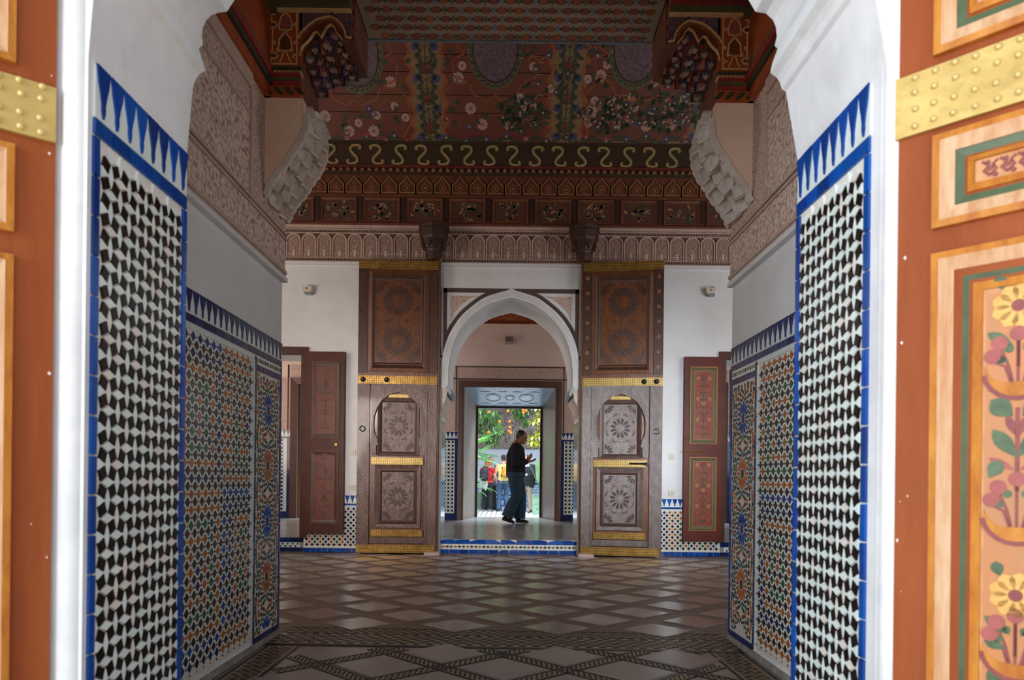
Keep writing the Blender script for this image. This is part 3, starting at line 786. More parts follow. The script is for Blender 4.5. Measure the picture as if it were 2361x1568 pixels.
    # hanging tongue at the inner end
    q = MB(MX); q.box(xr - .05, xr + .012, YA + .01, YB, 3.545, 3.79); q.build('pendant', CEDAR, w)
    q = MB(MX)
    for i in range(3):
        zz = 3.58 + i * .07
        q.prism([(xr - .045, zz), (xr + .005, zz), (xr + .005, zz + .035), (xr - .02, zz + .055), (xr - .045, zz + .035)], YA + .01, YA - .004, 0, False)
    q.build('pendant_niche', P_ROSE, w)
    return root, w
corbel(-1, 'left'); corbel(1, 'right')

# lintel between the brackets with its painted honeycomb soffit
m = MB(); m.box(XC - .91, XC + .91, YA, YB, 3.80, 7.3); m.box(XC - HW - .5, XC + HW + .5, YA, YA + .15, 4.55, 4.75)
lint = setting(m.build('trim_5', CEDAR), 'dark lintel spanning the passage end')
SX = Matrix(((1, 0, 0, 0), (0, 0, 1, 0), (0, 1, 0, 3.80), (0, 0, 0, 1)))      # drawn in (x, depth), standing out downwards
m = MB(SX); m.box(XC - .9, XC + .9, -.012, .0, YA, YB)
sof = m.build('soffit_board', mat('worn_soffit_paint', (150, 128, 102), (138, 124, 112), vs=9, rough=0.42), lint)
hx, hy = .098, .080
hexes = [MB(SX), MB(SX), MB(SX), MB(SX)]
for r in range(6):
    for c in range(-10, 11):
        x = XC + (c + (.5 if r % 2 else 0)) * hx; y = YB - .045 - r * hy
        if abs(x - XC) > .86: continue
        q = hexes[0 if RN.random() < .75 else 1]
        w, h = .036, .026
        q.prism([(x - w, y), (x - w * .62, y - h * .8), (x, y - h), (x + w * .62, y - h * .8), (x + w, y), (x + w * .62, y + h * .8), (x, y + h), (x - w * .62, y + h * .8)], -.012, -.0145, 0, False)
        q = hexes[2 if (c + r) % 2 else 3]
        x2 = x + hx / 2 if False else x; y2 = y - hy
        w, h = .034, .030
        if r < 5:
            xx = x + hx / 2; yy = y
            xx, yy = x, y - hy
        q.prism([(x + hx / 2 - w * .9, y), (x + hx / 2 - w * .3, y - h * .3), (x + hx / 2, y - h), (x + hx / 2 + w * .3, y - h * .3), (x + hx / 2 + w * .9, y), (x + hx / 2 + w * .3, y + h * .3), (x + hx / 2, y + h), (x + hx / 2 - w * .3, y + h * .3)], -.012, -.0145, 0, False) if abs(x + hx / 2 - XC) < .87 else None
for q, mt, nm in zip(hexes, (mat('brick_red_paint', (116, 48, 34), (132, 58, 38), vs=9, rough=.45), P_ORANGE, P_GREY, P_OLIVE), ('red_lozenges', 'orange_lozenges', 'grey_crosses', 'olive_crosses')):
    q.build(nm, mt, lint, kind='stuff')
m = MB(); m.box(XC - .9, XC + .9, YB - .012, YB + .01, 3.782, 3.80); m.build('soffit_edge', P_GREY, lint)

# ------------------------------------------------------------------ floors
e1, e2 = Vector((.68, -.035)), Vector((-.012, .60))
o0 = Vector((-.012, 4.89))
def lozenge_floor(o0, e1, e2, k, clip, name, mt):
    """marble lozenges set point to point; each one a slab of its own"""
    me = tile(name, [(-k * e1.x / 2, -k * e1.y / 2), (-k * e2.x / 2, -k * e2.y / 2), (k * e1.x / 2, k * e1.y / 2), (k * e2.x / 2, k * e2.y / 2)], .006, mt, .002)
    UP = Matrix(((1, 0, 0, 0), (0, 0, 1, 0), (0, -1, 0, 0), (0, 0, 0, 1)))
    for i in range(-9, 10):
        for j in range(-4, 10):
            for h in (0, .5):
                c = o0 + e1 * (i + h) + e2 * (j + h)
                if clip(c.x, c.y): inst(name, me, floor, Matrix.Translation((c.x, c.y, -.004)) @ UP @ wobble(.003))
lozenge_floor(o0, e1, e2, .69, lambda x, y: -4.6 < x < 4.6 and 4.50 < y < 8.9, 'marble_slab', MARBLE)
MARBLE2 = mat('grey_passage_marble', (150, 138, 130), (166, 154, 146), vs=3, rough=0.3, bs=5, bk=0.05, rand=0.05)
d1, d2 = Vector((.668, -.03)), Vector((-.01, .58)); p0 = Vector((-.018, 3.575))
lozenge_floor(p0, d1, d2, .71, lambda x, y: -1.2 < x < 1.15 and 2.4 < y < 3.9 and not (y > 3.72 and False), 'passage_slab', MARBLE2)
# half slabs against the band
UPM = Matrix(((1, 0, 0, 0), (0, 0, -1, 0), (0, 1, 0, 0), (0, 0, 0, 1)))
def flat(poly, z1, mt, name, z0=-.01, kind=None):
    q = MB()
    n = len(poly)
    q.add([(p[0], p[1], z0) for p in poly] + [(p[0], p[1], z1) for p in poly], [tuple(range(n, 2 * n))] + [(i, (i + 1) % n, n + (i + 1) % n, n + i) for i in range(n)])
    return q.build(name, mt, floor, kind=kind)
# mosaic strips of the passage floor: dark edging lines and a chequer of small pieces between
lines = MB(); chk = MB()
def quadf(q, a, b, w, z):
    t = (b - a).normalized(); nn = Vector((-t.y, t.x)) * (w / 2)
    P = [a - nn, b - nn, b + nn, a + nn]
    q.add([(p.x, p.y, -.004) for p in P] + [(p.x, p.y, z) for p in P], [(4, 5, 6, 7), (0, 1, 5, 4), (1, 2, 6, 5), (2, 3, 7, 6), (3, 0, 4, 7)])
def chequer(a, b, w, n, cols):
    t = (b - a).normalized(); l = (b - a).length; nn = Vector((-t.y, t.x))
    k = int(l / (w / n))
    for i in range(k):
        for j in range(n):
            if (i + j) % 2: continue
            chk.m = cols[(i * 7 + j * 3) % len(cols)]
            c = a + t * ((i + .5) * l / k) + nn * ((j + .5) / n - .5) * w
            hw, hl = w / n * .5, l / k * .5
            P = [c - t * hl, c - nn * hw, c + t * hl, c + nn * hw] if n == 3 else [c - t * hl - nn * hw, c + t * hl - nn * hw, c + t * hl + nn * hw, c - t * hl + nn * hw]
            chk.add([(p.x, p.y, -.0025) for p in P] + [(p.x, p.y, .0012) for p in P], [(4, 5, 6, 7), (0, 1, 5, 4), (1, 2, 6, 5), (2, 3, 7, 6), (3, 0, 4, 7)])
def clip_seg(a, b, x0, x1, y0, y1):
    t0, t1 = 0.0, 1.0; d = b - a
    for p, q in ((-d.x, a.x - x0), (d.x, x1 - a.x), (-d.y, a.y - y0), (d.y, y1 - a.y)):
        if abs(p) < 1e-9:
            if q < 0: return None
        else:
            r = q / p
            if p < 0: t0 = max(t0, r)
            else: t1 = min(t1, r)
    return (a + d * t0, a + d * t1) if t0 < t1 else None
GW = .085
flat([(-1.44, 2.0), (1.41, 2.0), (1.41, 3.99), (-1.44, 3.99)], -.0028, MARBLE2, 'passage_ground')
sm = MB()
for sgn in (1, -1):
    dirv = (d1 + d2 * sgn) * .5
    for k in range(-12, 13):
        base = p0 + d1 * (k + .5) * .5 * 1.0 if False else p0 + d1 * .5 * (2 * k + 1) * .5 * 2
        a = p0 + d1 * (k + .5) - dirv * 12; b = p0 + d1 * (k + .5) + dirv * 12
        cs = clip_seg(a, b, -1.19, 1.16, 2.3, 3.975)
        if not cs: continue
        quadf(sm, cs[0], cs[1], GW, -.0015 + .0003 * sgn)
        chequer(cs[0], cs[1], GW * .62, 3, [0, 1, 0, 2])
        t = dirv.normalized(); nn = Vector((-t.y, t.x))
        for s2 in (-1, 1): quadf(lines, cs[0] + nn * s2 * GW * .46, cs[1] + nn * s2 * GW * .46, .013, .0008)
# side strips and the cross band
for x in (-1.32, 1.285):
    quadf(sm, Vector((x, 2.2)), Vector((x, 4.0)), .2, -.0012)
    chequer(Vector((x, 2.2)), Vector((x, 4.0)), .13, 5, [0, 0, 1])
    for s2 in (-.09, .09): quadf(lines, Vector((x + s2, 2.2)), Vector((x + s2, 4.0)), .02, .0009)
bd = Vector((1, -.03)).normalized()
def band(y, w, n, cols, full=True):
    a = Vector((-1.44, y + .043)); b = Vector((1.40, y - .042))
    quadf(sm, a, b, w * 1.06, -.001)
    chequer(a, b, w, n, cols)
band(4.175, .24, 6, [0])
band(4.385, .13, 4, [3])
for y in (4.01, 4.31, 4.465): quadf(lines, Vector((-1.44, y + .043)), Vector((1.40, y - .042)), .022 if y < 4.2 else .012, .0009)
sm.build('mosaic_strips', FCHECK, floor, kind='stuff')
lines.build('dark_edging', FLINE, floor, kind='stuff')
chk.build('chequer_pieces', [mat('floor_black_piece', (40, 36, 34), None, rough=.4), mat('floor_ochre_piece', (122, 84, 56), None, rough=.45), mat('floor_green_piece', (66, 72, 56), None, rough=.45), mat('floor_brown_piece', (74, 60, 48), None, rough=.5)], floor, kind='stuff')
tag(floor, 'worn mosaic floor with pale marble lozenges running from passage into hall', kind='structure')
# ------------------------------------------------------------------ back wall of the hall: dado, friezes, sloping painted ceiling
BF = back_frame(YH)
def bq(px, py, Y=YH):
    p = at(px, py, Y); return (p.x, p.z)
def bbox(x0, x1, z0, z1, d, name, mt, parent=wb, F=BF, kind=None):
    q = MB(F); q.box(x0, x1, -d, 0.0, z0, z1); return q.build(name, mt, parent, kind=kind)
for x0, x1, k in ((-2.72, -0.95, 0), (0.97, 2.83, 1)):
    lattice(wb, BF, x0, x1, .075, .605, p=.0735)
    bbox(x0, x1, .605, .625, .005, 'white_border', TWHITE)
    bbox(x0, x1, .058, .075, .006, 'white_border', TWHITE)
    tile_row(wb, BF, x0, x1, .628, .652, 7, TBLUE)
    tile_row(wb, BF, x0, x1, 0.0, .056, 22, TBLUE, name='skirting_tile')
    crenels(wb, BF, x0, x1, .655, .76, 26, TBLUE)
# riser of the step under the arch and under the side doors
RF = back_frame(YH + 0.03)
q = MB(RF); q.box(AX - .935, AX + .935, -.002, 0, 0, ZP); q.build('riser_ground', TGROUT, gallery)
tile_row(gallery, RF, AX - .93, AX + .93, .128, .188, 9, TBLUE, name='riser_tile', tilt=.05, lean=-.12)
tile_row(gallery, RF, AX - .93, AX + .93, 0.0, .052, 14, TBLUE, name='riser_tile', tilt=.06, lean=-.05)
dm = [tile('riser_diamond', [(-.026, 0), (0, -.017), (.026, 0), (0, .017)], .006, t) for t in (TWHITE, TGREEN, TORANGE, TDARK)]
for i in range(34):
    for j in range(3):
        x = AX - .90 + i * .0545 + (.027 if j % 2 else 0); z = .072 + j * .019
        inst('riser_diamond', dm[0 if (i * 2 + j) % 2 == 0 else 1 + (i + j) % 3], gallery, RF @ Matrix.Translation((x, 0, z)) @ Matrix.Rotation(-.13, 4, 'X') @ wobble(.08))
for x0, x1 in ((-3.74, -2.73), (2.84, 3.84)):
    tile_row(gallery, RF, x0, x1, .125, .188, 5, TNAVY, name='riser_tile', tilt=.02)
    tile_row(gallery, RF, x0, x1, 0, .055, 5, TNAVY, name='riser_tile', tilt=.02)
    q = MB(RF); q.m = 0; q.box(x0 + .05, x1 - .05, -.004, 0, .058, .122)
    for i in range(13):
        for j in range(2):
            q.m = (1, 2)[(i + j) % 2]; x = x0 + .09 + i * .068 + .03 * j; z = .075 + j * .03
            q.prism([(x - .02, z), (x, z - .014), (x + .02, z), (x, z + .014)], -.004, -.007, 0, False)
    q.build('riser_mosaic', [TWHITE, TDARK, TGREEN], gallery, kind='stuff')

# stucco frieze of little arches
f1 = MB(BF); f1.box(-5.0, 5.0, -.015, 0, 3.865, 4.32)
fr = setting(f1.build('trim_6', STUCCO_PLAIN), 'carved stucco frieze of small round arches along the back wall')
bbox(-5, 5, 3.83, 3.865, .035, 'lower_moulding', WHITE, fr)
bbox(-5, 5, 3.885, 3.915, .019, 'dark_bead_band', mat('dark_bead', (70, 46, 40), None, rough=.8), fr)
bbox(-5, 5, 4.262, 4.29, .019, 'dark_bead_band', MATS['dark_bead'], fr)
bbox(-5, 5, 4.305, 4.345, .06, 'upper_moulding', STUCCO_PLAIN, fr)
q = MB(BF)
for zz in (3.90, 4.276):
    for i in range(170):
        x = -3.1 + i * .0365; q.prism([(x - .011, zz), (x, zz - .008), (x + .011, zz), (x, zz + .008)], -.018, -.023, 0, False)
q.build('white_beads', STUCCO_PLAIN, fr, kind='stuff')
NP = .204
nm = MB()
arch_pts = [(-.089, -.165)] + [(-.089 * cos(t * pi / 10), .05 + .094 * sin(t * pi / 10)) for t in range(11)] + [(.089, -.165)]
nm.m = 0; nm.ribbon(arch_pts, .014, 0, -.016)
nm.m = 1; nm.prism(arch_pts, 0, -.003, 0, False)
nm.m = 2
nm.prism([(-.101, .152), (-.05, .152), (-.082, .12), (-.101, .09)], 0, -.004, 0, False); nm.prism([(.101, .152), (.05, .152), (.082, .12), (.101, .09)], 0, -.004, 0, False)
nm.prism([(-.102, -.165), (-.098, -.165), (-.098, .09), (-.102, .09)], 0, -.004, 0, False)
nm.m = 0
for sg in (-1, 1):
    nm.ribbon([(0, -.03), (sg * .03, .0), (sg * .05, .03), (sg * .045, .065), (sg * .025, .07)], .007, -.003, -.010)
    nm.ribbon([(0, -.03), (sg * .02, -.06), (sg * .04, -.1), (sg * .05, -.14)], .007, -.003, -.010)
    nm.ribbon([(0, .05), (sg * .014, .07), (0, .1)], .006, -.003, -.010)
nm.ribbon([(-.08, -.115), (.08, -.115)], .006, -.003, -.009)
nm.prism([(-.018, -.15), (.018, -.15), (.018, -.08), (0, -.06), (-.018, -.08)], -.003, -.011, 0, False)
nme = nm.mesh('stucco_arch', [mat('stucco_rib', (206, 182, 168), (190, 164, 150), vs=9, rough=.85), mat('stucco_niche_ground', (150, 118, 104), (162, 132, 118), vs=30, rough=.9), mat('dark_spandrel_gap', (96, 70, 60), None, rough=.9)])
for i in range(-16, 17):
    inst('stucco_arch', nme, fr, BF @ Matrix.Translation((i * NP - .035, -.015, 4.09)))

# painted wooden frieze: square panels, pointed niches
f2 = MB(BF); f2.box(-5, 5, -.05, 0, 4.345, 4.74); f2.box(-5, 5, -.075, 0, 4.715, 4.75); f2.box(-5, 5, -.05, 0, 4.74, 5.03)
pf = setting(f2.build('trim_7', CEDAR), 'painted cedar frieze of square panels under pointed niches')
bbox(-5, 5, 4.345, 4.365, .09, 'lower_moulding', mat('reddish_board', (120, 66, 50), (104, 54, 40), vs=9, rough=.6), pf)
PP = .568
for i in range(-6, 7):
    x = -.015 + i * PP + PP * .0
    q = MB(BF); q.frame(x - .24, x + .24, 4.375, 4.705, .03, -.05, -.075, -.06); q.build('panel_frame', CEDAR, pf)
    q = MB(BF); q.frame(x - .212, x + .212, 4.395, 4.685, .006, -.05, -.066); q.build('panel_line', P_ORANGE, pf)
    q = MB(BF); q.m = 0; q.box(x - .21, x + .21, -.056, -.04, 4.40, 4.68)
    for k in range(14):      # worn flower painting
        sg = -1 if k % 2 else 1; q.m = 1 + (k + i) % 4
        cx, cz = x + sg * RN.uniform(.0, .15), 4.54 + RN.uniform(-.1, .1)
        q.petal(cx, cz, RN.uniform(0, 6), 0, RN.uniform(.04, .09), RN.uniform(.02, .05), -.056, -.058)
        q.petal(2 * x - cx, cz, RN.uniform(0, 6), 0, RN.uniform(.03, .08), RN.uniform(.02, .04), -.056, -.058)
    q.build('painted_panel', [mat('worn_red_panel', (92, 46, 34), (78, 50, 34), vs=8, rough=.6), P_OLIVE, P_GREEN, P_TAN, mat('faded_grey_paint', (128, 112, 96), None, rough=.6)], pf)
    q = MB(BF); q.box(x + PP / 2 - .035, x + PP / 2 + .035, -.06, -.03, 4.41, 4.74)
    q.build('divider', WOOD_RECESS, pf)
nb = .2345
pn = MB()
o = [(-.108, -.12), (-.108, .0), (-.03, .09), (0, .125), (.03, .09), (.108, 0), (.108, -.12)]
pn.m = 0; pn.ribbon([(-.10, -.105), (-.10, -.005), (-.028, .075), (0, .11), (.028, .075), (.10, -.005), (.10, -.105), (-.10, -.105)], .011, 0, -.014)
pn.m = 1; pn.ribbon([(-.116, -.12), (-.116, .0), (-.045, .085)], .012, 0, -.006); pn.ribbon([(.116, -.12), (.116, .0), (.045, .085)], .012, 0, -.006)
pn.m = 2; pn.ribbon([(.042 * sin(t * pi / 6), -.038 - .042 * cos(t * pi / 6) + (.02 if t == 6 else 0)) for t in range(12)], .006, 0, -.008, closed=True)
pn.disc(0, -.038, .016, 0, -.007, 8)
pme = pn.mesh('pointed_niche', [P_TAN, P_BLACK, P_TAN])
for i in range(-14, 15):
    inst('pointed_niche', pme, pf, BF @ Matrix.Translation((i * nb + .02, -.05, 4.885)))

# cornice of teeth and scrolls
f3 = MB(BF); f3.box(-5, 5, -.07, 0, 5.02, 5.055); f3.box(-5, 5, -.03, 0, 5.055, 5.47); f3.box(-5, 5, -.055, 0, 5.43, 5.475)
cn = setting(f3.build('trim_8', mat('dark_brown_board', (70, 44, 30), (58, 48, 28), vs=5, rough=.6)), 'painted cornice of small teeth and pale scrolls')
q = MB(BF)
for i in range(-40, 41):
    x = i * .0945; q.prism([(x - .036, 5.06), (x + .036, 5.06), (x + .022, 5.085), (x, 5.118), (x - .022, 5.085)], -.03, -.05, 0, False)
q.build('cornice_teeth', P_TAN, cn, kind='stuff')
bbox(-5, 5, 5.12, 5.15, .055, 'red_moulding', CEDAR_RED, cn)
sc = MB()
SS = []; n = 34                       # double spiral whose bend grows with the distance from its middle
for sgn in (-1, 1):
    x = z = 0.0; half = []
    for t in range(n):
        u = t / n * 2.35; ph = 1.05 + .95 * u * u
        x += cos(ph) * 2.35 / n; z += sin(ph) * 2.35 / n; half.append((sgn * x, sgn * z))
    SS = half[::-1] + [(0, 0)] if sgn < 0 else SS + half
zs_ = [p[1] for p in SS]; k_ = .25 / (max(zs_) - min(zs_))
SS = [(p[0] * k_, p[1] * k_) for p in SS]
sc.m = 0; SS = [(p[0] * 1.75, p[1]) for p in SS]; sc.ribbon(SS[2:-2], .046, 0, -.012); sc.m = 1; sc.ribbon(SS[1:-1], .013, -.01, -.016)
sme = sc.mesh('scroll', [mat('scroll_olive', (122, 104, 62), (96, 106, 70), vs=2, rough=.6), P_CREAM])
for i in range(-14, 15):
    inst('scroll', sme, cn, BF @ Matrix.Translation((i * .303 + .02, -.03, 5.29)) @ Matrix.Diagonal(((-1 if i % 2 else 1), 1, 1, 1)))

# sloping painted ceiling: planks, medallions, garlands, flowers
sl = MB()
SLN = sqrt(.5)
SF = Matrix(((1, 0, 0, 0), (0, SLN, -SLN, 9.0 - .03), (0, SLN, SLN, 5.47), (0, 0, 0, 1)))   # x across, z up the slope, -y out of it
def sq(px, py):
    k = (1105 - py) / FPX * 1.0
    # intersect the view ray with the slope
    x, z = unroll(px, py)
    n = SF.to_3x3() @ Vector((0, -1, 0)); P = hit(px, py, SF @ Vector((0, 0, 0)), n)
    l = SF.inverted() @ P
    return (l.x, l.z)
q = MB(SF); q.box(-5, 5, .02, .08, -.05, 2.8)
slope = setting(q.build('ceiling_slope', mat('dark_gap_wood', (40, 24, 18), None, rough=.7)), 'sloping cedar ceiling painted with medallions, garlands and flowers')
RED_BOARD = mat('flower_board_red', (100, 38, 30), (104, 60, 32), vs=1.6, rough=.6)
edges = [338, 262, 221, 168, 127, 60, -20, -130]
for a, b in zip(edges, edges[1:]):
    z0, z1 = sq(1172, a)[1], sq(1172, b)[1]
    q = MB(SF); q.box(-5, 5, 0, .03, z0 + .004, z1 - .004); q.build('plank', RED_BOARD, slope)
D0 = -.0
def flower(q, x, z, r, n, mp, mc):
    q.m = mp
    for k in range(n): q.petal(x, z, 2 * pi * k / n + .2, r * .2, r, r * .62, D0, D0 - .003)
    q.m = mc; q.disc(x, z, r * .3, D0, D0 - .005, 7)
FM = [P_WHITE, P_RED, P_BLUE, P_GREEN, P_OLIVE, P_ORANGE, P_PURPLE, P_ROSE, P_BUFF, P_BLACK, P_TAN]
for cx, cy in ((818, 118), (1142, 108), (1470, 108)):
    c = sq(cx, cy); rx = .345; rz = abs(sq(cx, cy + 100)[1] - c[1])
    el = lambda k: [(c[0] + rx * k * cos(2 * pi * t / 36), c[1] + rz * k * sin(2 * pi * t / 36)) for t in range(36)]
    q = MB(SF); q.m = 0; q.prism(el(1.0), D0, D0 - .003, 0, False); q.m = 1; q.prism(el(.80), D0, D0 - .005, 0, False)
    q.m = 2; q.ring(el(.83), el(.79), D0, D0 - .007)
    q.m = 2
    for t in range(30):
        a = 2 * pi * t / 30; q.petal(c[0] + rx * .9 * cos(a), c[1] + rz * .9 * sin(a), a + pi / 2 + .5, -.03, .03, .016, D0, D0 - .005)
    q.m = 3
    for t in range(170):
        a = RN.uniform(0, 2 * pi); r = sqrt(RN.random()) * .72
        q.petal(c[0] + rx * r * cos(a), c[1] + rz * r * sin(a), RN.uniform(0, 6), -.014, .014, .006, D0 - .004, D0 - .0065)
    q.build('medallion', [P_OLIVE, P_PURPLE, P_BLACK, mat('faded_scroll_paint', (124, 104, 100), None, rough=.6)], slope)
    # orange lobed outline around the medallion
    for sg in (-1, 1):
        for lobe in ([(60, -70), (72, -20), (88, 0), (70, 14)], [(70, 14), (98, 30), (96, 66), (60, 84)], [(60, 84), (96, 84), (125, 110), (128, 170), (112, 200)], [(0, 112), (18, 125), (50, 110), (60, 84)]):
            q = MB(SF); q.ribbon([sq(cx + sg * a, cy + b) for a, b in lobe], .02, D0, D0 - .004); q.build('orange_outline', P_ORANGE, slope)
for gx in (985, 1309, 660, 1640):
    q = MB(SF); W = .19
    zb, zt = sq(gx, 332)[1], sq(gx, 40)[1]
    c = sq(gx, 200)[0]
    pts = []; n = 30
    L_ = [(c - W * (1 + .14 * sin(t * 1.3)), zb + (zt - zb) * t / n) for t in range(n + 1)]; R_ = [(2 * c - x, z) for x, z in L_][::-1]
    q.m = 5; q.prism([(c + (x - c) * 1.25, z) for x, z in L_] + [(c + (x - c) * 1.25, z) for x, z in R_], D0, D0 - .002, 0, False)
    q.m = 8; q.prism(L_ + R_, D0, D0 - .003, 0, False)
    q.build('garland_strip', [P_WHITE, P_RED, P_BLUE, P_GREEN, P_OLIVE, P_ORANGE, P_PURPLE, P_ROSE, mat('dim_buff_field', (128, 104, 70), (112, 84, 54), vs=14, rough=.6)], slope)
    q = MB(SF); z = zb + .06; k = 0
    while z < zt:
        for sg in (-1, 1):
            q.m = 3; q.petal(c + sg * .05, z, pi / 2 - sg * .9, 0, .1, .055, D0 - .002, D0 - .005)
            q.petal(c + sg * .1, z + .05, pi / 2 + sg * .7, 0, .09, .05, D0 - .002, D0 - .005)
            q.ribbon([(c, z), (c + sg * .06, z + .05), (c + sg * .13, z + .06)], .01, D0 - .002, D0 - .005)
            if k % 3 == 0: q.m = 2; q.disc(c + sg * .12, z + .03, .05, D0 - .002, D0 - .005, 8)
        if k % 3 == 1: flower(q, c, z + .03, .085, 9, 7, 1)
        q.m = 3; q.ribbon([(c, z), (c, z + .11)], .012, D0 - .002, D0 - .005)
        z += .115; k += 1
    q.build('garland', FM, slope, kind='stuff')
q = MB(SF)
def bunch(cx, cy, k, worn):
    """spray of flowers and leaves round a pixel of the ceiling"""
    for i in range(k):
        a = RN.uniform(0, 2 * pi); r = sqrt(RN.random())
        p = sq(cx + 62 * r * cos(a), cy + 42 * r * sin(a))
        t = RN.random()
        if worn and RN.random() < .55: continue
        if t < .74: q.m = 3; q.petal(p[0], p[1], RN.uniform(0, 6), -.045, .05, .05, D0, D0 - .004)
        elif t < .81: flower(q, p[0], p[1], .055, 8, 0, 7)
        elif t < .86: flower(q, p[0], p[1], .05, 7, 1, 0)
        elif t < .93: flower(q, p[0], p[1], .05, 6, 2, 0)
        else: q.m = 10; q.ribbon([(p[0], p[1]), (p[0] + .05, p[1] + .06), (p[0] + .12, p[1] + .05)], .01, D0, D0 - .004)
for cx, cy, k, w in ((1205, 262, 95, 0), (1250, 180, 40, 1), (1395, 265, 95, 0), (1545, 265, 110, 0), (1440, 255, 50, 0), (1555, 190, 50, 0), (1375, 160, 30, 1), (1060, 270, 24, 1), (880, 280, 22, 1), (790, 290, 18, 1), (1055, 150, 20, 1), (900, 170, 20, 1), (1230, 120, 30, 1), (1400, 110, 22, 1)):
    bunch(cx, cy, k, w)
for i in range(95):
    px = 735 + i * 9.2; p = sq(px, 324 + 6 * sin(i * .9)); right = px > 1130
    q.m = 3; q.petal(p[0], p[1], RN.uniform(0, 6), -.04, .045, .045, D0, D0 - .004)
    if i % 5 == 2: flower(q, p[0], p[1] + .02, .05, 7, RN.choice((1, 2, 7)), 0)
for px, py in ((1057, 180), (900, 190), (805, 302), (862, 302), (1112, 287), (1085, 250), (750, 268), (1172, 285), (1427, 287), (1490, 290), (1225, 245), (1380, 250), (1548, 250), (1385, 175)):
    p = sq(px, py); flower(q, p[0], p[1], .075, 9, 0, 7)
q.build('painted_flowers', FM, slope, kind='stuff')
q = MB(SF)
L_ = [sq(x, 334 - (8 + 6 * sin(x * .05)) * (1 if x % 40 < 20 else .6)) for x in range(700, 1640, 10)]
q.m = 0; q.prism(L_ + [(L_[-1][0], sq(1172, 338)[1]), (L_[0][0], sq(1172, 338)[1])], D0, D0 - .002, 0, False); q.build('pale_border', [MATS['dim_buff_field']], slope)

# ------------------------------------------------------------------ arch surround
ar = MB(BF)
def arcx(k, y0=0): return [(AX + (x - AX) * k, 2.13 + (z - 2.13) * k + y0) for x, z in arch_in]
inner = arch_in
outer = []
for i, (x, z) in enumerate(inner):
    a = inner[max(i - 1, 0)]; b = inner[min(i + 1, len(inner) - 1)]
    dx, dz = b[0] - a[0], b[1] - a[1]; l = sqrt(dx * dx + dz * dz)
    outer.append((x - dz / l * .098, z + dx / l * .098 + (.02 if abs(x - AX) < .01 else 0)))
arch_sur = MB(BF); arch_sur.ring(outer, [(AX + (x - AX) * 1.004, z) for x, z in inner], 0.0, -.03, -.02, closed=False)
asr = setting(arch_sur.build('trim_9', WHITE), 'white scalloped band round the far pointed arch')
for k, w in ((.35, .012), (.72, .014)):
    q = MB(BF)
    pts = []
    for i in range(len(inner) - 1):
        for t in range(6):
            f = t / 6; a, b = inner[i], inner[i + 1]; c, d = outer[i], outer[i + 1]
            kk = k + .10 * sin((i * 6 + t) * 1.4)
            pi_ = (a[0] + (b[0] - a[0]) * f, a[1] + (b[1] - a[1]) * f); po = (c[0] + (d[0] - c[0]) * f, c[1] + (d[1] - c[1]) * f)
            pts.append((pi_[0] + (po[0] - pi_[0]) * kk, pi_[1] + (po[1] - pi_[1]) * kk))
    q.ribbon(pts, w, -.02, -.036); q.build('wavy_rib', WHITE, asr)
DARKB = mat('dark_spandrel_band', (92, 72, 66), (78, 60, 56), vs=60, rough=.8, bs=90, bk=.4)
zt = zq(666); xl, xr_ = AX - .885, AX + .885
q = MB(BF); q.box(xl - .02, xr_ + .02, -.006, 0, zt - .055, zt); q.build('spandrel_band', DARKB, asr)
q = MB(BF); q.ribbon([(xl - .03, zt - .9), (xl - .03, zt + .015), (xr_ + .03, zt + .015), (xr_ + .03, zt - .9)], .03, 0, -.014); q.build('outer_fillet', WHITE, asr)
for sg in (-1, 1):
    q = MB(BF); x0 = AX + sg * .905; q.box(min(x0, x0 - sg * .05), max(x0, x0 - sg * .05), -.006, 0, zt - .72, zt); q.build('spandrel_band', DARKB, asr)
    arcp = [p for p in outer if sg * (p[0] - AX) > .10 and p[1] > 2.6]
    arcp = sorted(arcp, key=lambda p: p[1])
    arcp = [(AX + (p[0] - AX) * 1.0, p[1]) for p in arcp]
    offs = []
    for i, p in enumerate(arcp):
        a = arcp[max(i - 1, 0)]; b = arcp[min(i + 1, len(arcp) - 1)]; dx, dz = b[0] - a[0], b[1] - a[1]; l = sqrt(dx * dx + dz * dz)
        n_ = Vector((dz / l, -dx / l)); n_ = n_ if n_.x * sg > 0 else -n_
        offs.append((p, n_))
    q = MB(BF); q.ring([(p[0] + n.x * .055, p[1] + n.y * .055) for p, n in offs], [p for p, n in offs], 0, -.008, None, False); q.build('spandrel_band', DARKB, asr)
    tri = [(p[0] + n.x * .11, p[1] + n.y * .11) for p, n in offs]
    xin = AX + sg * .80; zin = zt - .10
    tri = [p for p in tri if sg * (p[0] - AX) < .79 and p[1] < zin - .01]
    if len(tri) >= 2:
        poly = [(xin, tri[0][1] - .10)] + tri + [(tri[-1][0] - sg * .12, zin), (xin, zin)]
        q = MB(BF); q.prism(poly, 0, -.006, 0, False); q.build('carved_spandrel', STUCCO_FINE, asr)
        
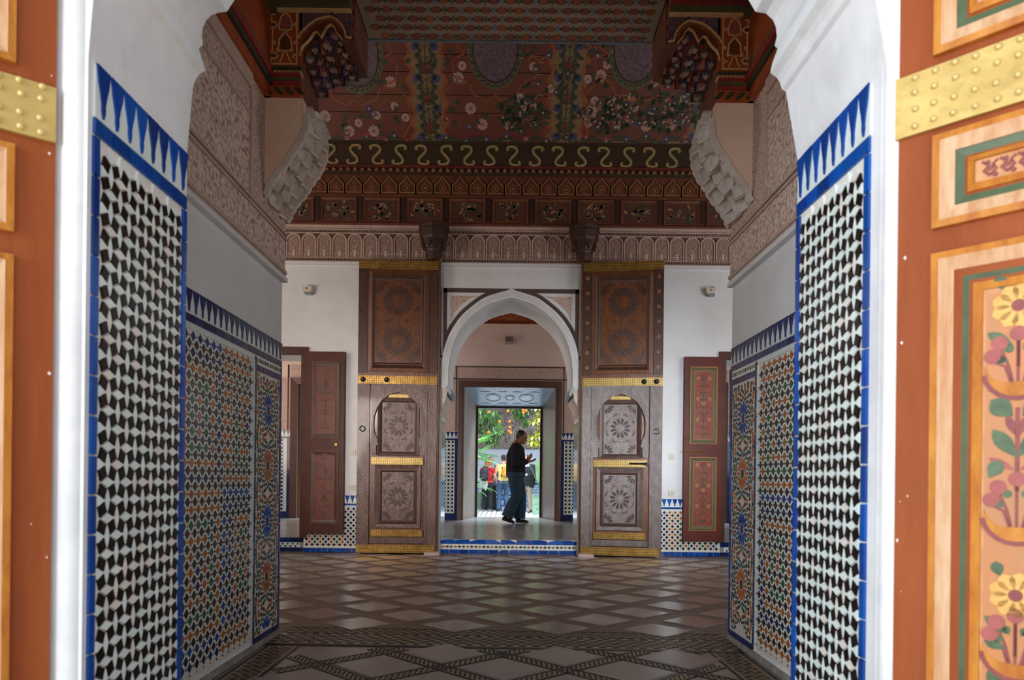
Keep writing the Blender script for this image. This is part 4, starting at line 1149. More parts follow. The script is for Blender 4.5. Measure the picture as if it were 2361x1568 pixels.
# imposts: stepped corbels at the foot of the arch
for sg in (-1, 1):
    q = MB(); X0 = AX + sg * .94
    pr = [(0, 2.24), (-.115, 2.24), (-.13, 2.19), (-.10, 2.14), (-.085, 2.06), (-.05, 1.99), (-.035, 1.92), (0, 1.84)]
    q.prism([(X0 + sg * a, z) for a, z in pr], YH + .80, YH - .02)
    q.build('impost', MUQ, asr)
    q = MB(); q.prism([(X0 + sg * -.08, 2.245), (X0 + sg * -.135, 2.225), (X0 + sg * -.16, 2.13), (X0 + sg * -.13, 2.11)], YH + .81, YH - .03); q.build('impost_slab', mat('grey_impost', (150, 160, 166), None, rough=.6), asr)
    # glazed dado of the reveal
    F = left_frame(X0) if sg < 0 else right_frame(X0)
    a0, a1 = (YH + .02, YH + .80) if sg < 0 else (-(YH + .80), -(YH + .02))
    q = MB(F); q.box(a0, a1, -.008, 0, ZP, 1.80); q.build('reveal_tiles', mat('glazed_reveal', (120, 140, 140), (90, 116, 120), vs=22, rough=.08, bs=8, bk=.12), wb)
    q = MB(); q.box(X0 - .03 * (sg > 0) , X0 + .03 * (sg < 0), YH - .02, YH + .02, 0.0, 1.84); q.build('reveal_edge', WHITE, wb)
# ------------------------------------------------------------------ tall carved doors of the hall
def carved_star(q, x, z, R, n, dark, light, d):
    q.m = dark
    for k in range(n): q.petal(x, z, 2 * pi * (k + .5) / n, R * .36, R, R * .26, d, d - .007)  # raised petals darkened to imitate the shade of recessed carving
    q.m = light; q.disc(x, z, R * .17, d, d - .014, 8)
    for k in range(n):
        a = 2 * pi * k / n
        q.disc(x + R * 1.16 * cos(a), z + R * 1.16 * sin(a), R * .10, d, d - .008, 6)
def carved_panel(parent, x0, x1, z0, z1, base, dark, light, stars, d=-.02):
    q = MB(); q.box(x0, x1, d, 0.0, z0, z1); p = q.build('carved_panel', base, parent)
    q = MB(); q.frame(x0, x1, z0, z1, .02, d, d - .012, d - .004); q.build('panel_bead', dark, p)
    q = MB()
    for x, z, R, n in stars: carved_star(q, x, z, R, n, 0, 1, d)
    W, H = x1 - x0, z1 - z0
    for sx in (0, 1):       # quarter stars in the corners
        for sz in (0, 1):
            cx, cz = (x0 + .03, x1 - .03)[sx], (z0 + .03, z1 - .03)[sz]
            for k in range(4):
                a = (k + .5) * pi / 8 + (0 if (sx, sz) == (0, 0) else pi / 2 if (sx, sz) == (1, 0) else -pi / 2 if (sx, sz) == (0, 1) else pi)
                q.m = 0; q.petal(cx, cz, a, W * .10, W * .26, W * .062, d, d - .007)
    for k in range(40):
        x, z = x0 + .045 + (W - .09) * RN.random(), z0 + .045 + (H - .09) * RN.random()
        if all((x - s[0]) ** 2 + (z - s[1]) ** 2 > (s[2] * 1.3) ** 2 for s in stars):
            q.m = 1; q.disc(x, z, .013, d, d - .008, 6); q.m = 0; q.disc(x, z, .006, d - .006, d - .009, 5)
    for s in stars:
        for k in range(8):
            a = pi / 4 * (k + .5); r = s[2] * 1.42
            x, z = s[0] + r * cos(a), s[1] + r * sin(a)
            if x0 + .04 < x < x1 - .04 and z0 + .04 < z < z1 - .04:
                q.m = 0; q.ribbon([(x + .035 * cos(a + 2), z + .035 * sin(a + 2)), (x, z), (x + .035 * cos(a - 2), z + .035 * sin(a - 2))], .014, d, d - .007)
    q.build('carving', [dark, light], p, kind='stuff')
    return p
def brass_band(parent, x0, x1, z0, z1, d, mt, rows=3, name='brass_band'):
    q = MB(); q.box(x0, x1, -d, 0, z0, z1); b = q.build(name, mt, parent)
    q = MB(); n = int((x1 - x0) / .028)
    for i in range(n):
        for j in range(rows):
            q.disc(x0 + (i + .5) * (x1 - x0) / n, z0 + (z1 - z0) * (j + .5) / rows, .006, -d, -d - .004, 6)
    q.build('nail_heads', IRON, b, kind='stuff')
    return b

def tall_door(n, x0, label, face, up, carve, light, sg):
    """sg = +1: hung on its left edge. Local x from the left edge, z from the floor, face towards -y"""
    W, H, z0 = 1.035, 3.83, 0.02
    a_ = radians(-8.5 if sg > 0 else 2.5)
    t = empty('door_%d' % n, (x0, YH - .12, 0) if sg > 0 else (x0 + W * (1 - cos(a_)), YH - .12 - W * sin(a_), 0), a_); tag(t, label, kind='structure')
    mx = (lambda a: a) if sg > 0 else (lambda a: W - a)
    def X(a, b): a, b = mx(a), mx(b); return min(a, b), max(a, b)
    k = .00291
    q = MB(); q.box(0, W, 0.0, .055, z0, z0 + H); q.build('leaf', up, t)
    # upper field
    zU0, zU1 = z0 + H - .115 - 1.36, z0 + H - .115
    for a, b in ((0, .115), (.915, 1.035)):
        xa, xb = X(a, b); q = MB(); q.box(xa, xb, -.012, 0, zU0, zU1); st = q.build('stile', WOOD_SHADE, t)
        for i in range(7):
            q = MB(); c = (xa + xb) / 2; zz = zU0 + .1 + i * .195
            for j in range(6): q.petal(c, zz, j * pi / 3, .006, .026, .016, -.012, -.015)
            q.build('painted_rosette', P_TAN if sg > 0 else CEDAR, st)
    xa, xb = X(.115, .905)
    q = MB(); q.frame(xa, xb, zU0 + .01, zU1 - .02, .05, 0, -.02, -.035); q.build('panel_frame', up, t)
    q = MB(); q.frame(xa + .05, xb - .05, zU0 + .06, zU1 - .07, .045, 0, -.035, -.006); q.build('panel_moulding', WOOD_SHADE, t)
    xa, xb = X(.20, .845); c = (xa + xb) / 2
    carved_panel(t, xa, xb, zU0 + .115, zU1 - .125, up, WOOD_SHADE, up, [(c, zU0 + .42, .205, 16), (c, zU0 + .95, .205, 16)], -.012)
    # brass
    top = brass_band(t, 0, W, z0 + H - .113, z0 + H, .02, BRASS_OLD, 3)
    zM = z0 + 2.21
    mid = brass_band(t, 0, W, zM, zM + .105, .022, BRASS if sg > 0 else BRASS_OLD, 4)
    for a in ((.80, .955) if sg > 0 else (.965, .66)):
        q = MB(); x = mx(a) if sg > 0 else W - a
        q.lathe([(.03, 0), (.034, .015), (.02, .02), (.022, .05), (.012, .058)], 12)
        q.v = [Vector((p.x + x, -.022 - p.z, p.y + zM + .052)) for p in q.v]; q.build('bolt_head', IRON, t, smooth=True)
    brass_band(t, 0, W - .01, z0, z0 + .105, .02, BRASS_OLD, 3)
    # wicket: stiles, arched frame, two carved panels
    zW0, zW1 = z0 + .105, zM
    for a, b in ((0, .125), (.90, 1.035)):
        xa, xb = X(a, b); q = MB(); q.box(xa, xb, -.018, 0, zW0, zW1); q.build('stile', face, t)
    for a, b in ((.125, .15), (.875, .90)):
        xa, xb = X(a, b); q = MB(); q.box(xa, xb, -.03, 0, zW0, zW1); q.build('wicket_bead', face, t)
    xa, xb = X(.165, .835); xm = (xa + xb) / 2
    zs = z0 + 1.55
    hw = .325; top_z = z0 + 2.12
    arch = [(-.285, 1.28), (-.285, 1.40), (-.255, 1.42), (-.275, 1.46), (-.285, 1.50), (-.318, 1.56), (-.33, 1.66), (-.325, 1.78), (-.285, 1.90), (-.22, 2.00), (-.12, 2.075), (0, 2.115)]
    arch = arch + [(-a, z) for a, z in arch[-2::-1]]
    arch = [(xm + a, z0 + z) for a, z in arch]
    fr_poly = [(xm - .35, z0 + 1.28), (xm - .35, zW1), (xm + .35, zW1), (xm + .35, z0 + 1.28)]
    q = MB(); q.prism([fr_poly[0], fr_poly[1], fr_poly[2], fr_poly[3]] + arch[::-1], 0, -.032); q.build('arched_frame', face, t)
    q = MB(); q.ribbon(arch[3:-3], .018, -.03, -.042); q.build('arch_bead', face, t)
    q = MB(); q.frame(xm - .27, xm + .27, z0 + 1.27, z0 + 2.03, .035, 0, -.02, -.01); q.build('panel_moulding', WOOD_SHADE, t)
    carved_panel(t, xm - .232, xm + .232, z0 + 1.305, z0 + 1.99, carve, WOOD_RECESS, light, [(xm, z0 + 1.66, .135, 12)], -.006)
    q = MB(); q.box(xm - .13, xm + .13, -.014, 0, z0 + 2.035, z0 + 2.075); q.build('brass_plate', BRASS, t)
    band = brass_band(t, xm - .345, xm + .33, z0 + 1.155, z0 + 1.245, .036, BRASS, 4)
    if sg > 0:
        q = MB(); q.tube([(xm + .12, -.05, z0 + 1.20), (xm + .34, -.05, z0 + 1.20)], .012, 8); q.box(xm + .30, xm + .37, -.056, -.03, z0 + 1.18, z0 + 1.215); q.build('latch', IRON, t)
    q = MB(); q.frame(xm - .30, xm + .30, z0 + .33, z0 + 1.15, .05, 0, -.03, -.012); q.build('panel_moulding', face, t)
    q = MB(); q.frame(xm - .255, xm + .255, z0 + .375, z0 + 1.105, .03, 0, -.012, -.02); q.build('panel_moulding', WOOD_SHADE, t)
    carved_panel(t, xm - .225, xm + .225, z0 + .405, z0 + 1.075, carve, WOOD_RECESS, light, [(xm, z0 + .735, .135, 12)], -.008)
    brass_band(t, xm - .34, xm + .33, z0 + .215, z0 + .30, .034, BRASS_OLD, 3)
    q = MB(); q.box(xm - .36, xm + .36, -.03, 0, zW0 + .02, z0 + .20); q.build('bottom_rail', face, t)
    for i in range(2):
        q = MB(); q.box(xm - .37, xm + .37, -.036, -.028, zW0 + .035 + i * .03, zW0 + .045 + i * .03); q.build('rail_bead', face, t)
    # ring
    xr = mx(.965) if sg > 0 else mx(.965)
    q = MB(); q.tube([(xr + .034 * cos(a * pi / 8), -.03, z0 + 1.62 + .034 * sin(a * pi / 8)) for a in range(17)], .007, 6, False); q.build('pull_ring', IRON if sg < 0 else mat('steel_ring', (150, 150, 146), None, rough=.3, metal=.9), t, smooth=True)
    # pivot post at the hinge edge
    xh = 0.0 if sg > 0 else W
    q = MB(); q.tube([(xh, .03, z0 - .0), (xh, .03, z0 + H + .06)], .032, 12); q.build('pivot_post', BRASS_OLD if False else up, t, smooth=True)
    q = MB(); q.tube([(xh, .03, z0 + H - .0), (xh, .03, z0 + H + .08)], .042, 12); q.build('pivot_cap', BRASS_OLD, t, smooth=True)
    return t
xL = at(826, 950, YH - .12).x; xR = at(1342, 950, YH - .12).x
SILVER = mat('polished_grey_cedar', (112, 96, 90), (84, 66, 60), vs=16, coat=.5, spec=.8, rough=.28, bs=130, bk=.35, stretch=(1, 1, .5))
tall_door(1, xL, 'tall dark carved cedar door left of the arch with brass bands', WOOD_DOOR, WOOD_DOOR_UP, WOOD_DOOR, WOOD_LIGHT, -1)
tall_door(2, xR, 'tall shiny carved cedar door right of the arch with brass latch', SILVER, WOOD_DOOR_UP, SILVER, WOOD_LIGHT, 1)

# carved wooden sockets above and stone pads below the pivots
for i, (px, side) in enumerate(((1000, 'left'), (1347, 'right'))):
    c = at(px, 572, YH - .16)
    t = empty('pivot_bracket', (c.x, YH - .155, 3.86))
    tag(t, 'dark carved wooden pivot socket above the tall %s carved door' % side, 'bracket', 'pivot sockets')
    dx = 0.0
    q = MB(); n = 8
    q.lathe([(.085, 0), (.10, .02), (.105, .10), (.13, .17), (.15, .22), (.185, .28), (.19, .36), (.20, .42), (.20, .45)], 8); q.build('socket_body', mat('dark_socket_wood', (70, 38, 26), (58, 32, 22), vs=14, rough=.5, bs=30, bk=.3), t)
    for j, (r, z) in enumerate(((.108, .12), (.155, .235), (.196, .37))):
        q = MB(); q.lathe([(r, 0), (r + .012, .008), (r + .012, .02), (r, .028)], 8, (0, 0, z)); q.build('socket_moulding', MATS['dark_socket_wood'], t)
    for j in range(8):
        a = (j + .5) * pi / 4; q = MB(Matrix.Rotation(a, 4, 'Z') @ Matrix.Translation((0, -.128, .2)) ); q.prism([(-.045, .03), (-.035, -.03), (0, -.06), (.035, -.03), (.045, .03), (0, .06)], .03, -.03, .008); q.build('carved_leaf', MATS['dark_socket_wood'], t)
    b = at((998, 1348)[i], 1282, YH - .1)
    q = MB(); q.prism([(-.10, 0), (.10, 0), (.10, .032), (.09, .04), (-.09, .04), (-.10, .032)], .06, -.14); q.v = [p for p in q.v]
    o = q.build('pivot_stone', STONE); o.location = (b.x, YH - .12, 0.0)
    tag(o, 'pale stone pad on the floor under the tall %s carved door' % side, 'stone', 'pivot stones')

# ------------------------------------------------------------------ painted side doors
def painted_spray(parent, x0, x1, z0, z1, d, cols, dense=1.0, worn=0.0):
    """symmetrical painted bouquet, repeated up the panel"""
    q = MB(); xm = (x0 + x1) / 2; W = x1 - x0; z = z0 + W * .2
    q.m = 0; q.ribbon([(xm, z0 + .02), (xm, z1 - .02)], W * .03, d, d - .002)
    k = 0
    while z < z1 - W * .15:
        for sg in (-1, 1):
            if RN.random() < worn: continue
            q.m = 0
            q.ribbon([(xm, z), (xm + sg * W * .15, z + W * .1), (xm + sg * W * .3, z + W * .06)], W * .025, d, d - .002)
            q.petal(xm + sg * W * .12, z + W * .02, pi / 2 - sg * 1.0, 0, W * .2, W * .1, d, d - .002)
            q.petal(xm + sg * W * .22, z + W * .2, pi / 2 - sg * 1.9, 0, W * .2, W * .1, d, d - .002)
            q.petal(xm + sg * W * .36, z - W * .02, pi / 2 + sg * .6, 0, W * .2, W * .09, d, d - .002)
            c = 1 + k % (len(cols) - 1)
            q.m = c
            for j in range(7): q.petal(xm + sg * W * .3, z + W * .1, j * 2 * pi / 7, W * .02, W * .115, W * .08, d - .001, d - .003)
            q.m = 1 + (k + 1) % (len(cols) - 1); q.disc(xm + sg * W * .3, z + W * .1, W * .035, d - .001, d - .0045, 6)
        if k % 2 == 0:
            q.m = 1 + (k // 2) % (len(cols) - 1)
            for j in range(8): q.petal(xm, z + W * .22, j * pi / 4, W * .02, W * .12, W * .08, d - .001, d - .003)
        z += W * .36 / dense; k += 1
    q.build('painted_flowers', cols, parent, kind='stuff')
def small_door(n, pxs, pys, label, frame_m, field_m, line_m, cols, sg, worn):
    Yd = YH - .07
    a = at(pxs[0], pys[1], Yd); b = at(pxs[1], pys[0], Yd)
    W, H = b.x - a.x, b.z - a.z
    t = empty('door_%d' % n, (a.x, Yd, a.z)); tag(t, label, kind='structure')
    q = MB(); q.box(0, W, 0, .045, 0, H); q.build('leaf', frame_m, t)
    for z0, z1 in ((.055 * H, .455 * H), (.525 * H, .945 * H)):
        q = MB(); q.frame(W * .14, W * .87, z0, z1, .012, 0, -.012); q.build('panel_bead', line_m, t)
        q = MB(); q.frame(W * .165, W * .845, z0 + .02, z1 - .02, .035, 0, -.012, -.004); q.build('panel_moulding', WOOD_SHADE if worn else P_OLIVE, t)
        q = MB(); q.box(W * .235, W * .775, -.006, 0, z0 + .055, z1 - .055); p = q.build('painted_panel', field_m, t)
        q = MB(); q.frame(W * .235, W * .775, z0 + .055, z1 - .055, .008, -.006, -.011); q.build('panel_line', line_m, p)
        painted_spray(p, W * .25, W * .76, z0 + .07, z1 - .07, -.006, cols, 1.0, worn)
    if sg > 0:
        q = MB(); q.tube([(-.03, -.012, H * .487), (W * .55, -.012, H * .487)], .008, 6); q.tube([(W * .3, -.012, H * .487), (W * .3, -.012, H * .46)], .007, 6); q.build('bolt', BRASS_OLD, t)
        q = MB(); q.tube([(.04 + .022 * cos(k * pi / 6), -.012, H * .56 + .022 * sin(k * pi / 6)) for k in range(13)], .005, 6, False); q.build('pull_ring', BRASS_OLD, t)
    else:
        q = MB(); q.disc(W * .8, H * .49, .02, 0, -.02, 10); q.build('lock_boss', BRASS_OLD, t)
DULLRED = mat('dull_brown_door', (82, 40, 24), (70, 33, 20), vs=6, rough=.5, spec=.3)
small_door(3, (704, 795), (811, 1230), 'brown painted door leaf open beside the tall left door', DULLRED, mat('brown_field', (104, 50, 30), (88, 42, 26), vs=9, rough=.5), CEDAR, [P_GREEN, mat('dim_orange', (132, 66, 34), None, rough=.6), CEDAR_RED], -1, .25)
small_door(4, (1575, 1666), (823, 1247), 'red painted door leaf with orange flower panels right of the hall', mat('oxblood_door', (98, 34, 20), (84, 28, 16), vs=6, rough=.5, spec=.3), mat('orange_field', (128, 52, 22), (112, 42, 18), vs=9, rough=.5), mat('gold_line', (150, 104, 44), None, rough=.5), [P_GREEN, P_ORANGE, P_RED, mat('amber_paint', (168, 104, 36), None, rough=.5)], 1, 0.0)
for n, (x0, x1) in ((5, (-3.75, -2.72)), (6, (2.83, 3.85))):
    q = MB(); q.ring([(x0 - .04, ZP), (x0 - .04, 2.73), (x1 + .04, 2.73), (x1 + .04, ZP)], [(x0 + .05, ZP), (x0 + .05, 2.64), (x1 - .05, 2.64), (x1 - .05, ZP)], YH + .1, YH - .03, None, False)
    setting(q.build('door_%d' % n, DULLRED), 'dark wooden door frame in the %s side opening' % ('left' if n == 5 else 'right'))

# ------------------------------------------------------------------ gallery: garden door, stucco, dado
GF = back_frame(YG)
q = MB(GF); q.ring([(-1.0, ZP), (-1.0, 2.93), (1.03, 2.93), (1.03, ZP)], [(-.88, ZP), (-.88, 2.80), (.91, 2.80), (.91, ZP)], 0.0, -.05, -.03, False)
gd = setting(q.build('door_7', mat('brown_garden_frame', (92, 54, 38), (78, 44, 32), vs=9, rough=.45, bs=30, bk=.15)), 'brown wooden frame and reveals of the garden door')
q = MB(GF); q.ring([(-.91, ZP), (-.91, 2.83), (.94, 2.83), (.94, ZP)], [(-.895, ZP), (-.895, 2.815), (.925, 2.815), (.925, ZP)], -.03, -.06, None, False); q.build('frame_bead', CEDAR, gd)
ix, iz, yi = .70, 2.55, YG + 1.2
def slab4(pts, mt, name, par, t=.03):
    q = MB(); n = (Vector(pts[1]) - Vector(pts[0])).cross(Vector(pts[3]) - Vector(pts[0])).normalized() * t
    q.add([Vector(p) for p in pts] + [Vector(p) - n for p in pts], [(0, 1, 2, 3), (7, 6, 5, 4), (0, 4, 5, 1), (1, 5, 6, 2), (2, 6, 7, 3), (3, 7, 4, 0)]); return q.build(name, mt, par)
slab4([(-.88, YG, ZP), (-ix, yi, ZP), (-ix, yi, iz), (-.88, YG, 2.80)], mat('pale_grey_timber', (178, 164, 150), (152, 136, 122), vs=9, rough=.5, bs=20, bk=.2, stretch=(1, 1, .15)), 'left_reveal', gd)  # this reveal's lit look is put into its pale colour
slab4([(.91, YG, ZP), (.91, YG, 2.80), (ix + .01, yi, iz), (ix + .01, yi, ZP)], mat('brown_grey_timber', (112, 96, 90), (86, 70, 64), vs=9, rough=.35, bs=20, bk=.2, stretch=(1, 1, .15)), 'right_reveal', gd)  # the opposite reveal's shade is put into a darker timber colour
so = slab4([(-.88, YG, 2.80), (-ix, yi, iz), (ix + .01, yi, iz), (.91, YG, 2.80)], mat('blue_grey_soffit', (150, 168, 190), (128, 148, 172), vs=8, rough=.3, bs=20, bk=.2), 'painted_soffit', gd)  # bluish reflected light is put into the soffit colour
# painted stars of the soffit
e1v = Vector((1, 0, 0)); d2v = Vector((0, yi - YG, iz - 2.80)); ln = d2v.length; d2v.normalize()
nv = e1v.cross(d2v)
SO = Matrix(((e1v.x, nv.x, d2v.x, .012), (e1v.y, nv.y, d2v.y, YG), (e1v.z, nv.z, d2v.z, 2.80), (0, 0, 0, 1)))
sgn_out = -1 if nv.z > 0 else 1
q = MB(SO @ Matrix.Diagonal((1, 1 if nv.z > 0 else -1, 1, 1)))
for x, z, r in ((-.34, ln * .5, .13), (.34, ln * .5, .13), (0, ln * .5, .08)):
    q.m = 0; q.prism([(x + (r if k % 2 else r * .66) * cos(k * pi / 8), z + (r if k % 2 else r * .66) * 1.6 * sin(k * pi / 8)) for k in range(16)], 0, -.006, 0, False)
    q.m = 1; q.ribbon([(x + r * 1.15 * cos(k * pi / 8), z + r * 1.8 * sin(k * pi / 8)) for k in range(16)], .014, 0, -.008, True)
for x in (-.5, -.15, .15, .5):
    for z in (.25, ln - .25): q.m = 1; q.petal(x, z, 0 if x < 0 else pi, -.1, .1, .05, 0, -.006)
q.build('soffit_stars', [mat('pale_blue_paint', (176, 196, 222), None, rough=.3), mat('slate_line', (96, 110, 132), None, rough=.4)], so, kind='stuff')
q = MB(); q.ring([(-ix - .03, ZP), (-ix - .03, iz + .03), (ix + .04, iz + .03), (ix + .04, ZP)], [(-ix + .04, ZP), (-ix + .04, iz - .035), (ix - .03, iz - .035), (ix - .03, ZP)], yi + .05, yi - .03, None, False); q.build('inner_frame', WOOD_RECESS, gd)
# stucco around the door and dado with blue crest
wgx = [(-2.25, -1.0), (1.03, 2.25), (-5.3, -4.3), (4.3, 5.3)]
q = MB(GF); q.box(-1.35, 1.38, -.02, 0, 2.95, 3.20); q.build('stucco_band', STUCCO_FINE, wg)
for z in (2.95, 3.19): 
    q = MB(GF); q.box(-1.35, 1.38, -.028, 0, z, z + .02); q.build('stucco_beading', MATS['dark_bead'], wg)
BWT = [TWHITE, TDARK]
for x0, x1 in wgx:
    q = MB(GF); q.box(x0, x1, -.018, 0, 1.93, 2.95); q.build('stucco_band', STUCCO_FINE, wg)
    for xe in (x0 + .03, x1 - .05):
        q = MB(GF); q.box(xe, xe + .02, -.026, 0, 1.93, 3.2); q.build('stucco_beading', MATS['dark_bead'], wg)
    q = MB(GF); q.box(x0, x1, -.024, 0, 2.22, 2.25); q.build('stucco_beading', STUCCO_PLAIN, wg)
    crenels(wg, GF, x0 + .01, x1, 1.80, 1.92, int((x1 - x0) / .075), TNAVY)
    q = MB(GF); q.m = 0; q.box(x0, x1, -.003, 0, ZP, ZP + .10); q.build('navy_skirting', TNAVY, wg)
    q = MB(GF); q.box(x0, x1, -.003, 0, ZP + .1, 1.79); q.build('navy_ground', TNAVY, wg)
    q = MB(GF); q.m = 0; q.box(x0 + .06, x1 - .06, -.008, -.002, ZP + .13, 1.75)
    q.m = 1; p = .075; z = ZP + .18; j = 0
    while z < 1.73:
        x = x0 + .10; i = 0
        while x < x1 - .09:
            q.disc(x, z, .026, -.008, -.0105, 8, 0, pi / 8)
            if x + p / 2 < x1 - .09 and z + p / 2 < 1.73: q.prism([(x + p / 2 - .012, z + p / 2), (x + p / 2, z + p / 2 - .012), (x + p / 2 + .012, z + p / 2), (x + p / 2, z + p / 2 + .012)], -.008, -.0105, 0, False)
            x += p; i += 1
        z += p; j += 1
    q.build('octagon_mosaic', BWT, wg, kind='stuff')
for cx in (-3.285, 3.285):
    q = MB(GF); q.ring([(cx - 1.0, ZP), (cx - 1.0, 2.95), (cx + 1.0, 2.95), (cx + 1.0, ZP)], [(cx - .87, ZP), (cx - .87, 2.82), (cx + .87, 2.82), (cx + .87, ZP)], .3, -.05, -.03, False); q.build('side_frame', MATS['brown_garden_frame'], wg)
    for sg in (-1, 1):
        q = MB(); q.box(cx + sg * .86 - .02, cx + sg * .86 + .02, YG + .1, YG + 1.15, ZP, 2.85); q.build('side_reveal', MATS['pale_grey_timber'], wg)
    q = MB(GF); q.box(cx - 1.0, cx + 1.0, -.02, 0, 2.97, 3.2); q.build('stucco_band', STUCCO_FINE, wg)
q = MB(GF); q.box(-5.3, 5.3, -.05, 0, 4.05, 4.09); q.box(-5.3, 5.3, -.03, 0, 4.09, 4.55)
gc = q.build('cedar_cornice', CEDAR_ORANGE, wg)
q = MB(GF)
for i in range(-4, 5):
    q.ribbon([(i * .6 + .17 * cos(k * pi / 10), 4.28 + .13 * sin(k * pi / 10)) for k in range(20)], .018, -.03, -.04, True)
    q.ribbon([(i * .6 + .2, 4.25), (i * .6 + .3, 4.36), (i * .6 + .4, 4.25)], .014, -.03, -.04)
q.build('cornice_circles', P_TAN, gc, kind='stuff')
q = MB(GF)
for i in range(-50, 51): q.prism([(i * .06 - .02, 4.055), (i * .06 + .012, 4.055), (i * .06 + .02, 4.085), (i * .06 - .012, 4.085)], -.05, -.056, 0, False)
q.build('cornice_rope', P_BLACK, gc, kind='stuff')

# ------------------------------------------------------------------ small fittings
def emergency_lamp(px, py, Y, label, tilt):
    c = at(px, py, Y); t = empty('emergency_lamp', (c.x, Y, c.z)); tag(t, label, 'lamp', 'emergency lamps')
    q = MB(); q.prism([(-.075, .035), (-.06, -.05), (.05, -.05), (.07, .04)], 0, -.07, .006); q.build('housing', CREAM_PL, t)
    q = MB(); q.prism([(-.05, -.05), (.06, -.05), (.05, -.075), (-.04, -.075)], 0, -.06, .006); q.build('diffuser', mat('grey_diffuser', (136, 148, 150), None, rough=.3), t)
    q = MB(); q.disc(-.01, 0, .009, -.07, -.076, 8); q.build('indicator', IRON, t)
    q = MB(); q.tube([(.0, -.01, .04), (.02, -.02, .055), (.05, -.02, .05)], .006, 6); q.build('cable', IRON, t)
emergency_lamp(712, 668, YH, 'small cream emergency lamp high on the wall left of the tall doors', 0)
emergency_lamp(1637, 672, YH, 'small cream emergency lamp high on the wall right of the tall doors', 0)
c = at(1174, 786, YG); t = empty('wall_sensor', (c.x, YG, c.z)); tag(t, 'small grey box on the pink wall above the garden door', 'sensor')
q = MB(); q.prism([(-.075, -.02), (.075, -.02), (.075, .07), (-.075, .07)], 0, -.09, .004); q.build('housing', mat('brown_grey_box', (118, 96, 76), None, rough=.5), t)
q = MB(); q.prism([(-.075, -.075), (.075, -.075), (.075, -.02), (-.075, -.02)], 0, -.07, .004); q.build('lens_cover', mat('grey_lens', (150, 156, 150), None, rough=.3), t)
for px, py, lb, kd in ((813, 1043, 'cream light switch on the wall left of the tall left door', 'light_switch'), (813, 1125, 'cream socket low on the wall left of the tall left door', 'wall_socket'),
                       (1549, 1053, 'cream light switch on the wall beside the red painted door', 'light_switch'), (1548, 1138, 'cream socket low on the wall beside the red painted door', 'wall_socket')):
    c = at(px, py, YH); t = empty(kd, (c.x, YH, c.z)); tag(t, lb, 'switch' if 'switch' in kd else 'socket')
    q = MB(); q.prism([(-.04, -.04), (.04, -.04), (.04, .04), (-.04, .04)], 0, -.01, .003); q.build('plate', CREAM_PL, t)
    q = MB()
    if 'switch' in kd: q.box(-.02, .02, -.015, -.009, -.024, .024); q.build('rocker', mat('off_white_plastic', (190, 182, 166), None, rough=.4), t)
    else: q.ring([(.026 * cos(k * pi / 8), .026 * sin(k * pi / 8)) for k in range(16)], [(.02 * cos(k * pi / 8), .02 * sin(k * pi / 8)) for k in range(16)], -.009, -.015); q.disc(0, 0, .02, -.009, -.0105, 16); q.build('outlet', mat('off_white_plastic', (190, 182, 166), None, rough=.4), t)
c = at(641, 1472, 4.29)
q = MB(); q.lathe([(.008, 0), (.012, .003), (.011, .008), (.004, .012)], 10); o = q.build('pebble', mat('white_pebble', (224, 222, 216), None, rough=.5), smooth=True); o.location = (-1.40, 4.26, .004)
tag(o, 'tiny white pebble on the floor at the end of the left passage wall', 'pebble')
MB.fine = True
# ------------------------------------------------------------------ painted doors folded back beside the entrance
def near_door(n, hinge, d, free_left, label):
    """local x along the leaf, hinge at x = 0; the leaf lies on +x or -x; face towards -y"""
    ex = Vector(d) if not free_left else -Vector(d)
    ang = math.atan2(ex.y, ex.x)
    t = empty('door_%d' % n, (hinge[0], hinge[1], 0), ang); tag(t, label, kind='structure')
    inv = (Matrix.Translation((hinge[0], hinge[1], 0)) @ Matrix.Rotation(ang, 4, 'Z')).inverted()
    nrm = Vector((ex.y, -ex.x, 0))
    def loc(px, py):
        p = inv @ hit(px, py, (hinge[0], hinge[1], 0), nrm); return p.x, p.z
    return t, loc
W = .78
tR, lR = near_door(8, (.777, 1.36), (.707, -.707), False, 'rust painted door on the right with gold floral panels and brass band')
tL, lL = near_door(9, (-.918, 1.36), (-.79, -.613), True, 'rust painted door on the left edge with brass band and ochre mouldings')

def studs(band, xs, zs, d, r=.0068):
    me = MB(); me.lathe([(r, 0), (r * .9, r * .5), (r * .5, r * .85), (r * .05, r)], 10)
    me.v = [Vector((p.x, -p.z, p.y)) for p in me.v]
    mm = me.mesh('stud', mat('bright_brass_stud', (214, 188, 122), None, rough=.3, metal=.3), smooth=True)
    for x in xs:
        for z in zs: inst('stud', mm, band, Matrix.Translation((x + RN.uniform(-.002, .002), -d, z + RN.uniform(-.002, .002))))

def nested_panel(t, x0, x1, z0, z1, big=False):
    a = .016
    for w, mt, d0, d1, nm in ((.013, WOOD_GOLD, .012, .014, 'gold_bead'), (.024, WOOD_PALE, .014, .006, 'worn_moulding')) + \
                              (((.014, WOOD_RUST, .006, .003, 'rust_fillet'), (.016, WOOD_GREEN, .003, -.002, 'green_groove'), (.016, WOOD_GOLD, .002, .006, 'gold_fillet')) if big else ((.020, WOOD_GREEN, .003, -.001, 'green_groove'), (.011, WOOD_GOLD, .004, .010, 'gold_fillet'))):
        q = MB(); q.frame(x0, x1, z0, z1, w, .02, -d0, -d1); q.build(nm, mt, t)
        x0 += w; x1 -= w; z0 += w; z1 -= w
    return x0, x1, z0, z1

